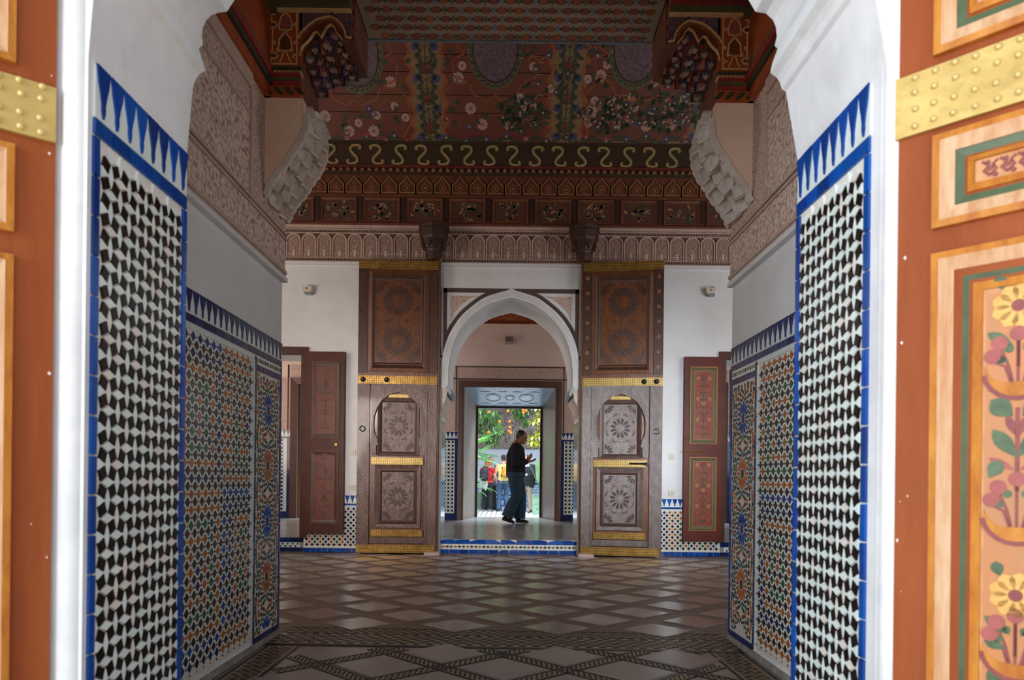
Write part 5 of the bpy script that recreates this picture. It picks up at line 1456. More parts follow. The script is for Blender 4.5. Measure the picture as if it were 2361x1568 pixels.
def bouquet_column(p, xm, z, w, d, k):
    """painted column: flower heads, leaves, bowls of berries, one above the other"""
    def part(name, fn, mt):
        q = MB(); fn(q); q.build(name, mt, p)
    s = w / .085
    def S_(l): return [(xm + a * s, z + b * s) for a, b in l]
    if k == 0:      # yellow flower
        q = MB(); q.m = 0
        for j in range(9): q.petal(xm, z, 2 * pi * j / 9, .006 * s, .036 * s, .0245 * s, d, d - .0016)
        q.m = 1; q.disc(xm, z, .0095 * s, d, d - .003, 12); q.build('painted_flower', [P_YELLOW, P_MAROON], p)
        for sg in (-1, 1):
            part('painted_leaf', lambda q: (q.petal(xm + sg * .006 * s, z - .062 * s, pi / 2 - sg * .95, 0, .042 * s, .017 * s, d, d - .0012), q.petal(xm + sg * .012 * s, z - .085 * s, pi / 2 - sg * 1.25, 0, .03 * s, .016 * s, d, d - .0012)), P_SAGE)
            part('painted_leaf', lambda q: q.petal(xm + sg * .02 * s, z + .028 * s, pi / 2 - sg * .3, 0, .024 * s, .018 * s, d, d - .0008), P_SAGE)
        part('painted_stem', lambda q: q.ribbon(S_([(0, -.036), (0, -.095)]), .005 * s, d, d - .001), P_MAROON)
    elif k == 1:    # bowl of berries
        for a, b in ((-.033, .012), (-.024, .032), (0, .045), (.026, .036), (.036, .016)):
            part('painted_berry', lambda q: q.disc(xm + a * s, z + b * s, .0115 * s, d, d - .0016, 12), P_ROSE)
            part('painted_stem', lambda q: q.ribbon(S_([(a * .9, b - .01), (a * .5, -.005), (a * .28, -.03)]), .004 * s, d, d - .001), P_MAROON)
        for a, b in ((-.022, .006), (-.012, .022), (.012, .022), (.022, .008)):
            part('painted_leaf', lambda q: q.disc(xm + a * s, z + b * s, .0065 * s, d, d - .0012, 8), P_SAGE)
        part('painted_bowl', lambda q: q.prism(S_([(-.043, -.002), (-.036, -.02), (-.02, -.03), (.02, -.03), (.036, -.02), (.043, 0), (.045, -.018), (.034, -.042), (.014, -.052), (-.014, -.052), (-.034, -.042), (-.044, -.02)]), d, d - .0014, 0, False), WOOD_GOLD)
        part('bowl_rim', lambda q: q.ribbon(S_([(-.0445 * cos(.12 + k * .29), -.012 - .044 * sin(.12 + k * .29)) for k in range(11)]), .007 * s, d, d - .0018), P_MAROON)
    else:           # leafy stem
        for sg in (-1, 1):
            part('painted_leaf', lambda q: q.petal(xm, z - .028 * s, pi / 2 - sg * .62, 0, .055 * s, .022 * s, d, d - .0012), P_SAGE)
            part('painted_leaf', lambda q: q.petal(xm + sg * .006 * s, z + .036 * s, pi / 2 - sg * .8, .0, .040 * s, .03 * s, d, d - .0012), P_SAGE)
            part('painted_leaf', lambda q: q.petal(xm + sg * .036 * s, z - .06 * s, pi / 2 + sg * .5, .0, .032 * s, .022 * s, d, d - .0012), P_SAGE)
            part('painted_bud', lambda q: q.petal(xm + sg * .002 * s, z - .048 * s, pi / 2 - sg * 1.05, 0, .04 * s, .012 * s, d, d - .001), P_ROSE)
            part('painted_bud', lambda q: q.petal(xm + sg * .002 * s, z + .006 * s, pi / 2 - sg * .35, 0, .035 * s, .012 * s, d, d - .001), P_MAROON)
        part('painted_stem', lambda q: q.ribbon(S_([(0, -.08), (0, .05)]), .006 * s, d, d - .001), P_MAROON)

# right leaf
q = MB(); q.box(0, W, 0, .05, .06, 2.9); q.build('leaf', WOOD_RUST, tR)
zb0, zb1 = lR(2068, 327)[1], lR(2068, 190)[1]
q = MB(); q.box(-.004, W, -.010, 0, zb0, zb1); bR = q.build('brass_band', BRASS, tR)
studs(bR, [.03 + i * .0333 for i in range(22)], [zb0 + .016, zb0 + .047, zb0 + .083, zb0 + .112], .010)
xp = lR(2152, 420)[0]
pz = [lR(2155, 530)[1], lR(2155, 318)[1]]
x0, x1, z0, z1 = nested_panel(tR, xp, W - xp, pz[0], pz[1])
q = MB(); q.box(x0, x1, -.004, .02, z0, z1); p = q.build('script_panel', P_BUFF, tR)
x = x0 + .012; k = 0
while x < x1 - .02:      # band of knotted foliage ornament
    q = MB(); zc = (z0 + z1) / 2; h = (z1 - z0) * .36
    q.ribbon([(x, zc + h), (x + .010, zc + h * .4), (x + .002, zc - h * .1), (x + .012, zc - h * .8)], .005, -.004, -.006)
    q.ribbon([(x + .012, zc - h * .7), (x + .022, zc - h * .1), (x + .016, zc + h * .5), (x + .024, zc + h * .9)], .0045, -.004, -.006)
    q.disc(x + .009, zc + h * .8, .004, -.004, -.006, 7); q.disc(x + .02, zc - h * .8, .0045, -.004, -.006, 7); q.petal(x + .012, zc, .6, -.008, .01, .006, -.004, -.006)
    q.build('ornament', P_MAROON, p); x += .027; k += 1
pt = [lR(2160, 132)[1]]
x0, x1, z0, z1 = nested_panel(tR, xp, W - xp, pt[0], pt[0] + .26)
q = MB(); q.box(x0, x1, -.004, .02, z0, z1); p2 = q.build('script_panel', P_BUFF, tR)
for i in range(16):
    q = MB(); xx = x0 + .02 + i * .03; q.ribbon([(xx, z0 + .02), (xx + .012, z0 + .05), (xx, z0 + .09), (xx + .016, z0 + .12)], .007, -.004, -.006); q.build('ornament', P_MAROON, p2)
ztop = lR(2155, 588)[1]
x0, x1, z0, z1 = nested_panel(tR, xp, W - xp, .16, ztop, True)
q = MB(); q.box(x0, x1, -.002, .02, z0, z1); p = q.build('floral_panel', P_BUFF, tR)
# columns and gold dividers
cw = .112
xs_div = [x0 + cw + i * (cw + .01) for i in range(5)]
for xd in xs_div:
    if xd < x1 - .04: q = MB(); q.box(xd - .005, xd + .005, -.006, 0, z0, z1); q.build('gold_divider', WOOD_GOLD, p)
col_y = [(0, 712), (1, 838), (2, 985), (1, 1178), (2, 1262), (0, 1372), (1, 1472), (2, 1590)]
col_y = [(0, 712), (1, 840), (2, 1015), (1, 1170), (0, 1368), (1, 1480), (2, 1640)]
for c_ in range(5):
    xm = x0 + cw * .5 + c_ * (cw + .01) - (.002 if c_ == 0 else 0)
    if xm > x1 - .05: break
    q = MB(); q.box(xm - cw * .44, xm + cw * .44, -.0025, 0, z0 + .01, z1 - .01); q.build('column_field', mat('salmon_field', (194, 122, 70), (172, 122, 78), vs=14, rough=.55, stretch=(1, 1, .2)), p)
    for k, y in col_y:
        z = lR(2296, y)[1]
        if c_ % 2: z -= .05
        if z0 + .06 < z < z1 - .03: bouquet_column(p, xm, z, cw * .88, -.0025, k)
# left leaf (its hinge edge is on the right)
q = MB(); q.box(-W, 0, 0, .05, .06, 2.9); q.build('leaf', WOOD_RUST, tL)
zb0, zb1 = lL(125, 332)[1], lL(125, 207)[1]
q = MB(); q.box(-W, -.0, -.010, 0, zb0, zb1); bL = q.build('brass_band', BRASS, tL)
studs(bL, [-.025 - i * .0335 for i in range(22)], [zb0 + .014, zb0 + .042, zb0 + .078, zb0 + .102], .010)
xq = lL(29, 800)[0]
for za, zb in ((lL(20, 145)[1], lL(20, 145)[1] + .25), (lL(20, 535)[1], lL(20, 333)[1])):
    xa, xb, z0, z1 = nested_panel(tL, -W - xq, xq, za, zb)
    q = MB(); q.box(xa, xb, -.004, .02, z0, z1); q.build('script_panel', P_BUFF, tL)
xa, xb, z0, z1 = nested_panel(tL, -W - xq, xq, .16, lL(20, 588)[1], True)
q = MB(); q.box(xa, xb, -.002, .02, z0, z1); p = q.build('floral_panel', P_BUFF, tL)
for k, z in ((0, z1 - .12), (1, z1 - .26), (2, z1 - .42), (0, z1 - .6), (1, z1 - .75)): bouquet_column(p, xb - .06, z, .1, -.002, k)

# chipped paint showing white along the hinge side of both leaves
for t, xs in ((tR, (.004, .05)), (tL, (-.05, -.004))):
    q = MB()
    for i in range(7):
        x = (xs[0] if xs[0] > 0 else xs[1]) + (1 if xs[0] > 0 else -1) * abs(RN.gauss(0, .012)); z = RN.uniform(.6, 1.95); r = RN.uniform(.0008, .003)
        q.prism([(x + r * RN.uniform(.6, 1.2) * cos(k * 1.05), z + 1.5 * r * RN.uniform(.6, 1.3) * sin(k * 1.05)) for k in range(6)], .001, -.0016, 0, False)
    q.build('paint_chips', mat('white_chip', (226, 214, 204), None, rough=.7), t, kind='stuff')
MB.fine = False
# ------------------------------------------------------------------ garden court beyond
q = MB(); q.box(-9, 9, 14.55, 26, -.2, 0.0)
gg = setting(q.build('ground_garden', mat('grey_court_ground', (150, 150, 150), None, rough=.6)), 'pale paved court of the garden')
me = tile('paver', [(-.49, -.05), (.49, -.05), (.49, .05), (-.49, .05)], .012, mat('white_paver', (226, 228, 230), (210, 214, 218), vs=3, rough=.5, rand=.05), .003)
PV = Matrix(((0, 0, 1, 0), (1, 0, 0, 0), (0, -1, 0, 0), (0, 0, 0, 1)))
for i in range(-12, 13):
    for j in range(8):
        inst('paver', me, gg, Matrix.Translation((i * .135, 16.6 + j + .5 * (i % 2), 0.0)) @ PV @ wobble(.004))
YW = 24.0
def gq(px, py, Y=YW): p = at(px, py, Y); return p.x, p.z
q = MB(); q.box(-9, 9, YW, YW + .4, 0, 9.5)
gwall = setting(q.build('wall_garden', mat('blue_white_wall', (206, 218, 236), (196, 210, 232), vs=2, rough=.8)), 'blue white far wall of the garden court with carved stucco')
GW_ = back_frame(YW)
GST = carved('grey_carved_stucco', (150, 142, 138), (78, 72, 70), 16, .85, 1.0, .04)
zc0, zc1 = gq(1172, 1035)[1], gq(1172, 1018)[1]
q = MB(GW_); q.box(-4, 4, -.05, 0, zc0, zc1); q.build('script_frieze', carved('dark_script_frieze', (160, 152, 146), (62, 56, 54), 24, .85, 1.0, .03), gwall)
z2 = gq(1172, 952)[1]
q = MB(GW_); q.box(-4, 4, -.03, 0, zc1, z2); q.build('stucco_field', GST, gwall)
q = MB(GW_); q.box(-4, 4, -.14, 0, z2, z2 + .12); q.build('stucco_ledge', mat('grey_ledge', (120, 112, 108), None, rough=.8), gwall)
q = MB(GW_); q.box(-4, 4, -.5, 0, z2 + .4, z2 + 2.2); q.build('cedar_eave', CEDAR, gwall)
for px in (1196, 1222, 1168, 1142, 1116):
    x = gq(px, 1000)[0]; zs = gq(px, 1005)[1]
    for r, w in ((.19, .035), (.13, .025)):
        q = MB(GW_); q.ribbon([(x - r, zc1)] + [(x - r * cos(k * pi / 12), zs + .12 + r * sin(k * pi / 12)) for k in range(13)] + [(x + r, zc1)], w, 0, -.06); q.build('stucco_arch', mat('pale_stucco', (172, 166, 166), None, rough=.8), gwall)
zd = gq(1172, 1112)[1]
GD = mat('blue_dado_ground', (120, 168, 214), (96, 140, 200), vs=8, rough=.3)
q = MB(GW_); q.box(-4, 4, -.02, 0, 0, zd); q.build('dado_ground', GD, gwall)
q = MB(GW_); q.box(-4, 4, -.03, 0, zd - .07, zd); q.build('dado_border', TBLUE, gwall)
q = MB(GW_)
for j in range(9):
    for i in range(-24, 25):
        x, z = i * .09 + (.045 if j % 2 else 0), .08 + j * .085
        if z < zd - .1: q.prism([(x - .032, z), (x, z - .032), (x + .032, z), (x, z + .032)], -.02, -.028, 0, False)
q.build('dado_diamonds', TWHITE, gwall, kind='stuff')

q = MB(); q.box(-3.5, -3.1, 14.55, YW, 0, 9.0)  # added out of view to keep the sun off the garden court
setting(q.build('wall_garden_left', mat('cream_wing_wall', (214, 204, 190), (202, 190, 174), vs=2, rough=.8)), 'tall wing wall on the left of the garden court')
# fountain on a tiled plinth
c = at(1150, 1180, 22.2)
ft = empty('fountain', (c.x + .05, 22.4, 0)); tag(ft, 'stone fountain basin on a blue and white tiled plinth in the garden', 'fountain')
BW_ = [mat('pale_blue_tile', (150, 190, 226), None, rough=.25), TBLUE, TWHITE]
for i, (r, z0, z1) in enumerate(((.62, 0, .16), (.50, .16, .36), (.40, .36, .50))):
    q = MB(); q.m = 0; q.box(-r, r, -r, r, z0, z1)
    q.m = 1; q.box(-r - .008, r + .008, -r - .008, r + .008, z1 - .035, z1 + .004)
    for k in range(int(r * 2 / .075)):
        q.m = 2 if k % 2 else 1; x = -r + .04 + k * .075; q.prism([(x - .022, z0 + .02), (x + .022, z0 + .02), (x + .022, z1 - .05), (x - .022, z1 - .05)], -r, -r - .01, 0, False)
    q.build('tiled_step', BW_, ft)
q = MB(); q.lathe([(.12, .5), (.13, .53), (.08, .58), (.07, .72), (.11, .78), (.30, .84), (.44, .92), (.47, .98), (.45, 1.0), (.38, .95), (.2, .88), (.05, .86)], 24); q.build('basin', mat('fountain_stone', (206, 190, 168), (190, 170, 148), vs=7, rough=.6), ft, smooth=True)
q = MB(); q.lathe([(.05, .84), (.04, 1.0), (.02, 1.06)], 10); q.build('spout', MATS['fountain_stone'], ft, smooth=True)

# leaves
def blade(m, base, dirv, L, W, droop, n=7, fold=.25):
    """one long leaf: arched midrib, two folded halves, a little thickness"""
    d = Vector(dirv).normalized(); side = d.cross(Vector((0, 0, 1)))
    side = side.normalized() if side.length > .05 else Vector((1, 0, 0))
    vs = []; fs = []; p = Vector(base); dd = d.copy()
    for i in range(n + 1):
        t = i / n; w = W * (sin(pi * (t * .92 + .08)) ** .7) * .5 + .002
        nn = side.cross(dd).normalized()
        vs += [p + side * w + nn * (w * fold), p.copy(), p - side * w + nn * (w * fold), p - nn * .004]
        p = p + dd * (L / n); dd = (dd + Vector((0, 0, -droop / n))).normalized()
    for i in range(n):
        a, b = i * 4, (i + 1) * 4
        fs += [(a, a + 1, b + 1, b), (a + 1, a + 2, b + 2, b + 1), (a + 3, a, b, b + 3), (a + 2, a + 3, b + 3, b + 2)]
    m.add(vs, fs)
LG = mat('bright_green_leaf', (96, 170, 72), (130, 196, 104), vs=3, rough=.4, rand=.15)
LD = mat('mid_green_leaf', (48, 108, 46), (66, 130, 60), vs=3, rough=.4, rand=.2)
LY = mat('yellow_green_leaf', (196, 196, 66), (170, 184, 60), vs=5, rough=.45, rand=.12)
LT = mat('orange_tree_leaf', (42, 84, 40), (92, 134, 62), vs=2.5, rough=.35, rand=.2)
BARK = mat('garden_bark', (96, 78, 60), (80, 64, 50), vs=8, rough=.8)
PLANT = mat('green_planter', (132, 172, 148), (116, 158, 134), vs=4, rough=.5)
def planter(px, py, Y, w, label):
    c = at(px, py, Y); t = empty('planter', (c.x, Y, 0)); tag(t, label, 'planter', 'green planters')
    q = MB(); q.prism([(-w, 0), (w, 0), (w * 1.06, .52), (-w * 1.06, .52)], w, -w); q.build('box', PLANT, t)
    q = MB(); q.ring([(-w * 1.1, .52), (w * 1.1, .52), (w * 1.1, .57), (-w * 1.1, .57)], [(-w * .9, .53), (w * .9, .53), (w * .9, .56), (-w * .9, .56)], w * 1.1, -w * 1.1); q.build('rim', PLANT, t)
    q = MB(); q.box(-w * .95, w * .95, -w * .95, w * .95, .45, .50); q.build('soil', mat('dark_soil', (50, 40, 32), None, rough=.9), t)
    return t
planter(1097, 1172, 22.3, .17, 'green wooden planter left of the woman in the red top')
planter(1240, 1172, 19.2, .15, 'green wooden planter at the right edge of the garden doorway')
def bladed_plant(name, loc, n, Lr, Wr, mt, label, cat, spread, droop, up=.9, bias=None, stem_h=.4):
    t = empty(name, loc); tag(t, label, cat)
    q = MB(); q.tube([(0, 0, 0), (.02, 0, stem_h * .5), (0, 0, stem_h)], [.04, .035, .03], 8); q.build('stem', BARK, t)
    for i in range(n):
        a = 2 * pi * i / n * 1.618 + RN.uniform(-.2, .2); e = RN.uniform(*spread)
        d = Vector((cos(a) * cos(e), sin(a) * cos(e), sin(e)))
        if bias: d = (d + Vector(bias)).normalized()
        m = MB(); blade(m, (0, 0, stem_h * RN.uniform(.7, 1.0)), d, RN.uniform(*Lr), RN.uniform(*Wr), droop * RN.uniform(.6, 1.3)); m.build('leaf', mt, t, smooth=True, calc=False)
bladed_plant('dracaena', (-1.22, 18.6, 0), 40, (.85, 1.3), (.09, .14), LG, 'spiky plant with long bright green leaves at the left of the garden door', 'plant', (.0, 1.1), .55, bias=(.45, -.1, .08), stem_h=1.75)
bladed_plant('young_palm', (-1.15, 17.6, 0), 18, (.7, 1.1), (.05, .09), LG, 'low arching plant with narrow leaves in front of the left planter', 'plant', (.2, 1.2), 1.3, bias=(.1, 0, .2), stem_h=.7)
bladed_plant('banana_plant', (1.02, 19.75, 0), 12, (.8, 1.35), (.16, .24), LG, 'broad leaved banana plant at the right of the garden door', 'plant', (1.0, 1.45), .45, bias=(-.04, .0, .5), stem_h=.45)
bladed_plant('broadleaf_shrub', (1.15, 17.2, 0), 16, (.35, .6), (.12, .18), LD, 'low dark green plant at the foot of the right garden jamb', 'plant', (.2, 1.2), 1.0, bias=(-.25, 0, .1), stem_h=.3)
# yellow leaved bush
t = empty('yellow_bush', (1.45, 19.4, 0)); tag(t, 'tall bush with yellow green lobed leaves above the banana plant', 'bush')
q = MB(); q.tube([(0, 0, 0), (.05, .05, 1.2), (-.2, 0, 2.6)], [.05, .04, .02], 8); q.build('stem', BARK, t)
for i in range(26):
    zc = RN.uniform(1.95, 3.1); px_ = -.62 + RN.uniform(-.16, .5); py_ = RN.uniform(-.35, .35)
    m = MB()
    for k in range(7):
        a = -pi / 2 + (k - 3) * .55; blade(m, (px_, py_, zc), (sin((k - 3) * .55) * .9 - .1, -.35, -cos((k - 3) * .55) * .35 - .1), .22, .075, .5, 4)
    m.build('leaf', LY, t, smooth=True, calc=False)
    if i % 3 == 0: q = MB(); q.tube([(-.2 + .1 * RN.random(), 0, 2.2), (px_, py_, zc)], .008, 5); q.build('twig', BARK, t)
# orange tree leaning in from the left
t = empty('orange_tree', (-2.4, 20.5, 0)); tag(t, 'orange tree with hanging fruit over the garden court', 'tree')
q = MB(); q.tube([(0, 0, 0), (.05, 0, 1.4), (.5, 0, 2.6), (1.4, -.1, 3.5)], [.12, .10, .08, .05], 10); q.build('trunk', BARK, t, smooth=True)
for e in ((1.9, 0, 3.3), (2.5, -.2, 3.5), (1.2, .3, 3.6), (3.2, 0, 3.7)):
    q = MB(); q.tube([(1.0, 0, 3.2), ((1.0 + e[0]) / 2, e[1] / 2, 3.6), e], [.04, .03, .012], 6); q.build('branch', BARK, t, smooth=True)
cl = MB()
clumps = [(1.65, 0, 3.0, .36), (1.95, .1, 2.85, .28), (1.55, .2, 2.6, .28), (2.05, 0, 2.5, .22), (1.95, .1, 2.25, .2), (1.75, 0, 2.3, .2), (2.62, -.1, 3.2, .22), (2.85, .1, 3.05, .2), (2.9, .1, 2.75, .12), (2.35, .2, 3.4, .26), (3.15, 0, 3.3, .22), (1.45, 0, 3.4, .36), (2.55, 0, 3.55, .36), (2.95, .1, 3.5, .30), (2.62, .0, 2.95, .10)]
for cx, cy, cz, r in clumps:
    for k in range(int(150 * r / .35)):
        v = Vector((RN.gauss(0, 1), RN.gauss(0, 1), RN.gauss(0, 1))).normalized() * r * RN.random() ** .4
        blade(cl, (cx + v.x, cy + v.y, cz + v.z), (RN.uniform(-.5, .5), RN.uniform(-.6, .3), RN.uniform(-1.2, -.2)), RN.uniform(.10, .16), RN.uniform(.035, .05), .6, 3)
cl.build('foliage', LT, t, smooth=True, kind='stuff', calc=False)
om = mat('ripe_orange', (232, 128, 40), (220, 110, 30), vs=20, rough=.45)
ofr = MB(); ofr.ell((0, 0, 0), (.046, .046, .044), 12, 8); ome = ofr.mesh('orange_fruit', om, True)
for px, py in ((1128, 950), (1175, 972), (1176, 985), (1174, 994), (1127, 997), (1206, 945), (1207, 952), (1213, 947), (1171, 948), (1152, 972), (1178, 998), (1190, 938)):
    p = at(px, py, 20.2); inst('orange_fruit', ome, t, Matrix.Translation((p.x + 2.4, p.y - 20.5, p.z)))

# ------------------------------------------------------------------ people
def ev_mesh(o, name, vox, smooth_it=3, parent=None):
    md = o.modifiers.new('r', 'REMESH'); md.mode = 'VOXEL'; md.voxel_size = vox
    sm_ = o.modifiers.new('s', 'SMOOTH'); sm_.iterations = smooth_it; sm_.factor = .5
    dg = bpy.context.evaluated_depsgraph_get()
    me = bpy.data.meshes.new_from_object(o.evaluated_get(dg))
    me.name = name
    o.modifiers.clear(); old = o.data; o.data = me
    bpy.data.meshes.remove(old)
    me.polygons.foreach_set('use_smooth', [True] * len(me.polygons))
    return o
SKIN = mat('tan_skin', (150, 98, 74), (162, 108, 82), vs=9, rough=.5)
SKIN_L = mat('fair_skin', (206, 150, 122), (214, 160, 132), vs=9, rough=.5)
HAIR_D = mat('dark_hair', (30, 26, 24), (44, 36, 32), vs=30, rough=.5, bs=80, bk=.3)
HAIR_R = mat('auburn_hair', (142, 82, 46), (118, 64, 36), vs=30, rough=.5, bs=80, bk=.3)
EYE = mat('dark_eye', (24, 20, 18), None, rough=.2)

def head_shape(m, M, s=1.0):
    """head looking along +x of M; centre between the ears"""
    X0 = m.X; m.X = M @ Matrix.Scale(s, 4)
    m.ell((-.012, 0, .035), (.098, .076, .098), 18, 12)
    m.ell((.028, 0, -.035), (.070, .060, .080), 16, 10)
    m.ell((.055, 0, -.088), (.032, .038, .026), 12, 8)          # chin
    m.ell((.078, 0, .036), (.020, .052, .014), 12, 8)           # brow
    m.tube([(.080, 0, .020), (.098, 0, -.012), (.110, 0, -.028), (.088, 0, -.036)], [.008, .011, .014, .010], 8)   # nose
    m.ell((.082, 0, -.062), (.016, .026, .008), 10, 6); m.ell((.080, 0, -.074), (.014, .022, .008), 10, 6)     # lips
    for sg in (-1, 1):
        m.ell((-.012, sg * .078, -.004), (.020, .009, .032), 10, 8)   # ears
        m.ell((.056, sg * .040, -.018), (.026, .022, .024), 10, 8)    # cheeks
    m.X = X0

def hand_shape(m, M, curl, s=1.0, thumb=1):
    """wrist at the origin, fingers along +x, palm towards -z, thumb on the +y side when thumb = 1"""
    X0 = m.X; m.X = M @ Matrix.Scale(s, 4)
    m.ell((.045, 0, 0), (.052, .040, .017), 14, 8)
    m.tube([(-.03, 0, 0), (0, 0, 0), (.03, 0, 0)], [(.024, .020), (.025, .019), (.034, .017)], 10)
    for i, (y, L) in enumerate(((.029, .070), (.010, .080), (-.010, .075), (-.028, .058))):
        y *= thumb
        p = Vector((.082 - abs(i - 1) * .004, y, 0)); a = 0.0; pts = [Vector((.05, y * .9, 0)), p.copy()]
        for seg, cu in zip((.45, .31, .24), (curl * .8, curl * 1.0, curl * .8)):
            a += cu; p = p + Vector((cos(a) * L * seg, y * .12 * seg, -sin(a) * L * seg)); pts.append(p.copy())
        m.tube(pts, [.010, .0098, .0090, .0082, .0066], 8)
    b = Vector((.022, .030 * thumb, -.004))
    m.tube([b - Vector((.006, .012 * thumb, 0)), b + Vector((.024, .018 * thumb, -.010)), b + Vector((.050, .022 * thumb, -.020)), b + Vector((.070, .018 * thumb, -.028))], [.013, .0115, .0098, .0075], 8)
    m.X = X0

def frame_from(p, x, up):
    x = Vector(x).normalized(); z = (Vector(up) - x * Vector(up).dot(x)).normalized(); y = z.cross(x)
    return Matrix(((x.x, y.x, z.x, p[0]), (x.y, y.y, z.y, p[1]), (x.z, y.z, z.z, p[2]), (0, 0, 0, 1)))

def person(name, loc, rz, label, J, skin, hair, top, bottom, shoe, sleeves='long', hair_kind='short', vox=.009, scale=1.0, group=None, build=1.0, jacket=None, dp=1.0):
    """J: joints in body space, x forward, y left, z up, for a figure 1.72 m tall"""
    t = empty(name, loc, rz); t.scale = (scale,) * 3
    tag(t, label, 'person', group)
    g = lambda k: Vector(J[k])
    pel, che, nek, hed = g('pelvis'), g('chest'), g('neck'), g('head')
    hx = Vector(J.get('look', (1, 0, 0)))
    HM = frame_from(hed, hx, J.get('head_up', (0, 0, 1)))
    b = build
    m = MB()                                       # one continuous body
    head_shape(m, HM)
    m.tube([nek - Vector((0, 0, .05)), nek + Vector((0, 0, .02)), hed - Vector((.01, 0, .04))], [.070, .062, .060], 12)
    m.tube([pel + Vector((0, 0, -.06)), pel + Vector((0, 0, .05)), (pel + che) / 2, che, nek - Vector((0, 0, .08)), nek], [(.125 * b, .09), (.13 * b, .09), (.12 * b, .09), (.15 * b, .10), (.135 * b, .085), (.06, .06)], 16)
    for s, sg in (('L', 1), ('R', -1)):
        sh, el, wr = g('sho' + s), g('elb' + s), g('wri' + s)
        m.tube([sh + Vector((0, -sg * .06, .0)), sh, (sh + el) / 2, el, (el + wr) / 2, wr], [.055, .052, .046, .038, .036, .026], 10)
        hd = J.get('hand' + s)
        hd = Vector(hd) if hd else (wr - el).normalized()
        hand_shape(m, frame_from(wr, hd, J.get('palmup' + s, (0, sg, .2))), J.get('curl' + s, .45), 1.0, J.get('thumb' + s, 1))
        hp, kn, an = g('hip' + s), g('kne' + s), g('ank' + s)
        m.tube([hp + Vector((0, 0, .01)), hp - Vector((0, 0, .05)), (hp + kn) / 2, kn, (kn + an) / 2, an], [.070, .082, .072, .054, .050, .036], 12)
    o = m.build('body', skin, t, calc=False); ev_mesh(o, 'body', vox)
    # clothes
    m = MB()
    w = .016
    m.tube([pel + Vector((0, 0, -.07)), pel + Vector((0, 0, .04)), (pel + che) / 2, che, nek - Vector((0, 0, .085)), nek - Vector((0, 0, .015))],
           [(.170 * b, .125 * dp), (.172 * b, .132 * dp), (.160 * b, .130 * dp), (.180 * b, .13 * dp), (.155 * b, .10 * dp), (.075, .074)], 18)
    for s, sg in (('L', 1), ('R', -1)):
        sh, el, wr = g('sho' + s), g('elb' + s), g('wri' + s)
        if sleeves == 'none': m.tube([sh + Vector((0, -sg * .09, -.03)), sh + Vector((0, -sg * .03, .01))], [.07, .055], 10); continue
        pts = [sh + Vector((0, -sg * .08, -.01)), sh, (sh + el) / 2]; rr = [.078 * dp, .076 * dp, .068 * dp]
        if sleeves == 'long': pts += [el, (el + wr) / 2, wr - (wr - el).normalized() * .02]; rr += [.062 * dp, .054 * dp, .040]
        m.tube(pts, rr, 12)
    o = m.build('top', top, t, calc=False); ev_mesh(o, 'top', vox * 1.1, 4)
    if jacket:
        m = MB(); m.tube([pel + Vector((0, 0, -.14)), pel, (pel + che) / 2, che, nek - Vector((0, 0, .07))], [(.19 * b, .15), (.19 * b, .145), (.175 * b, .14), (.195 * b, .145), (.16, .11)], 18)
        for s, sg in (('L', 1), ('R', -1)):
            sh, el, wr = g('sho' + s), g('elb' + s), g('wri' + s)
            m.tube([sh + Vector((0, -sg * .08, -.01)), sh, (sh + el) / 2, el, (el + wr) / 2, wr - (wr - el).normalized() * .04], [.082, .08, .07, .062, .057, .046], 12)
        o = m.build('jacket', jacket, t, calc=False); ev_mesh(o, 'jacket', vox * 1.1, 4)
    m = MB()
    fl = J.get('flare', 0.0)
    m.tube([pel + Vector((0, 0, .10)), pel - Vector((0, 0, .02)), pel - Vector((0, 0, .09))], [(.160 * b, .122 * dp), (.170 * b, .132 * dp), (.16 * b, .122 * dp)], 16)
    for s, sg in (('L', 1), ('R', -1)):
        hp, kn, an = g('hip' + s), g('kne' + s), g('ank' + s)
        m.tube([hp + Vector((0, 0, .04)), hp - Vector((0, 0, .04)), (hp + kn) / 2, kn, (kn + an) / 2, an - (an - kn).normalized() * .0 + Vector((0, 0, -.02))], [.100 * dp, .106 * dp, .094 * dp, .076 * dp, .074 * dp + fl * .5, .068 * dp + fl], 14)
    o = m.build('trousers', bottom, t, calc=False); ev_mesh(o, 'trousers', vox * 1.1, 4)
    for s in 'LR':
        an = g('ank' + s); td = Vector(J.get('toe' + s, (1, 0, 0))).normalized()
        dn = Vector((0, 0, -1)); up_ = -(dn - td * dn.dot(td)).normalized()
        m = MB(frame_from(an - up_ * .05, td, up_))
        m.ell((-.025, 0, .0), (.05, .042, .045), 12, 8); m.ell((.06, 0, -.012), (.095, .045, .034), 14, 8); m.ell((.13, 0, -.020), (.052, .036, .022), 12, 8)
        m.box(-.07, .165, -.036, .036, -.046, -.034)
        sh_ = m.build('shoe', shoe, t, calc=False); ev_mesh(sh_, 'shoe', .008, 2)
    # hair and eyes
    m = MB(HM)
    if hair_kind == 'short':
        m.ell((-.026, 0, .052), (.090, .080, .088), 18, 12); m.ell((-.060, 0, .0), (.050, .066, .060), 14, 10); m.ell((-.01, .0, .05), (.06, .081, .05), 14, 8)
    elif hair_kind == 'cropped':
        m.ell((-.025, 0, .052), (.090, .0785, .086), 18, 12); m.ell((-.064, 0, .0), (.046, .064, .052), 14, 10)
        for sg in (-1, 1): m.ell((-.02, sg * .068, .024), (.035, .014, .03), 10, 8)
    else:
        m.ell((-.022, 0, .048), (.100, .088, .094), 18, 12); m.ell((-.065, 0, -.06), (.055, .084, .10), 14, 10); m.ell((-.075, 0, -.13), (.045, .07, .06), 12, 8)
        m.tube([(-.07, 0, .02), (-.085, 0, -.12), (-.075, .01, -.22)], [.06, .055, .02], 10)
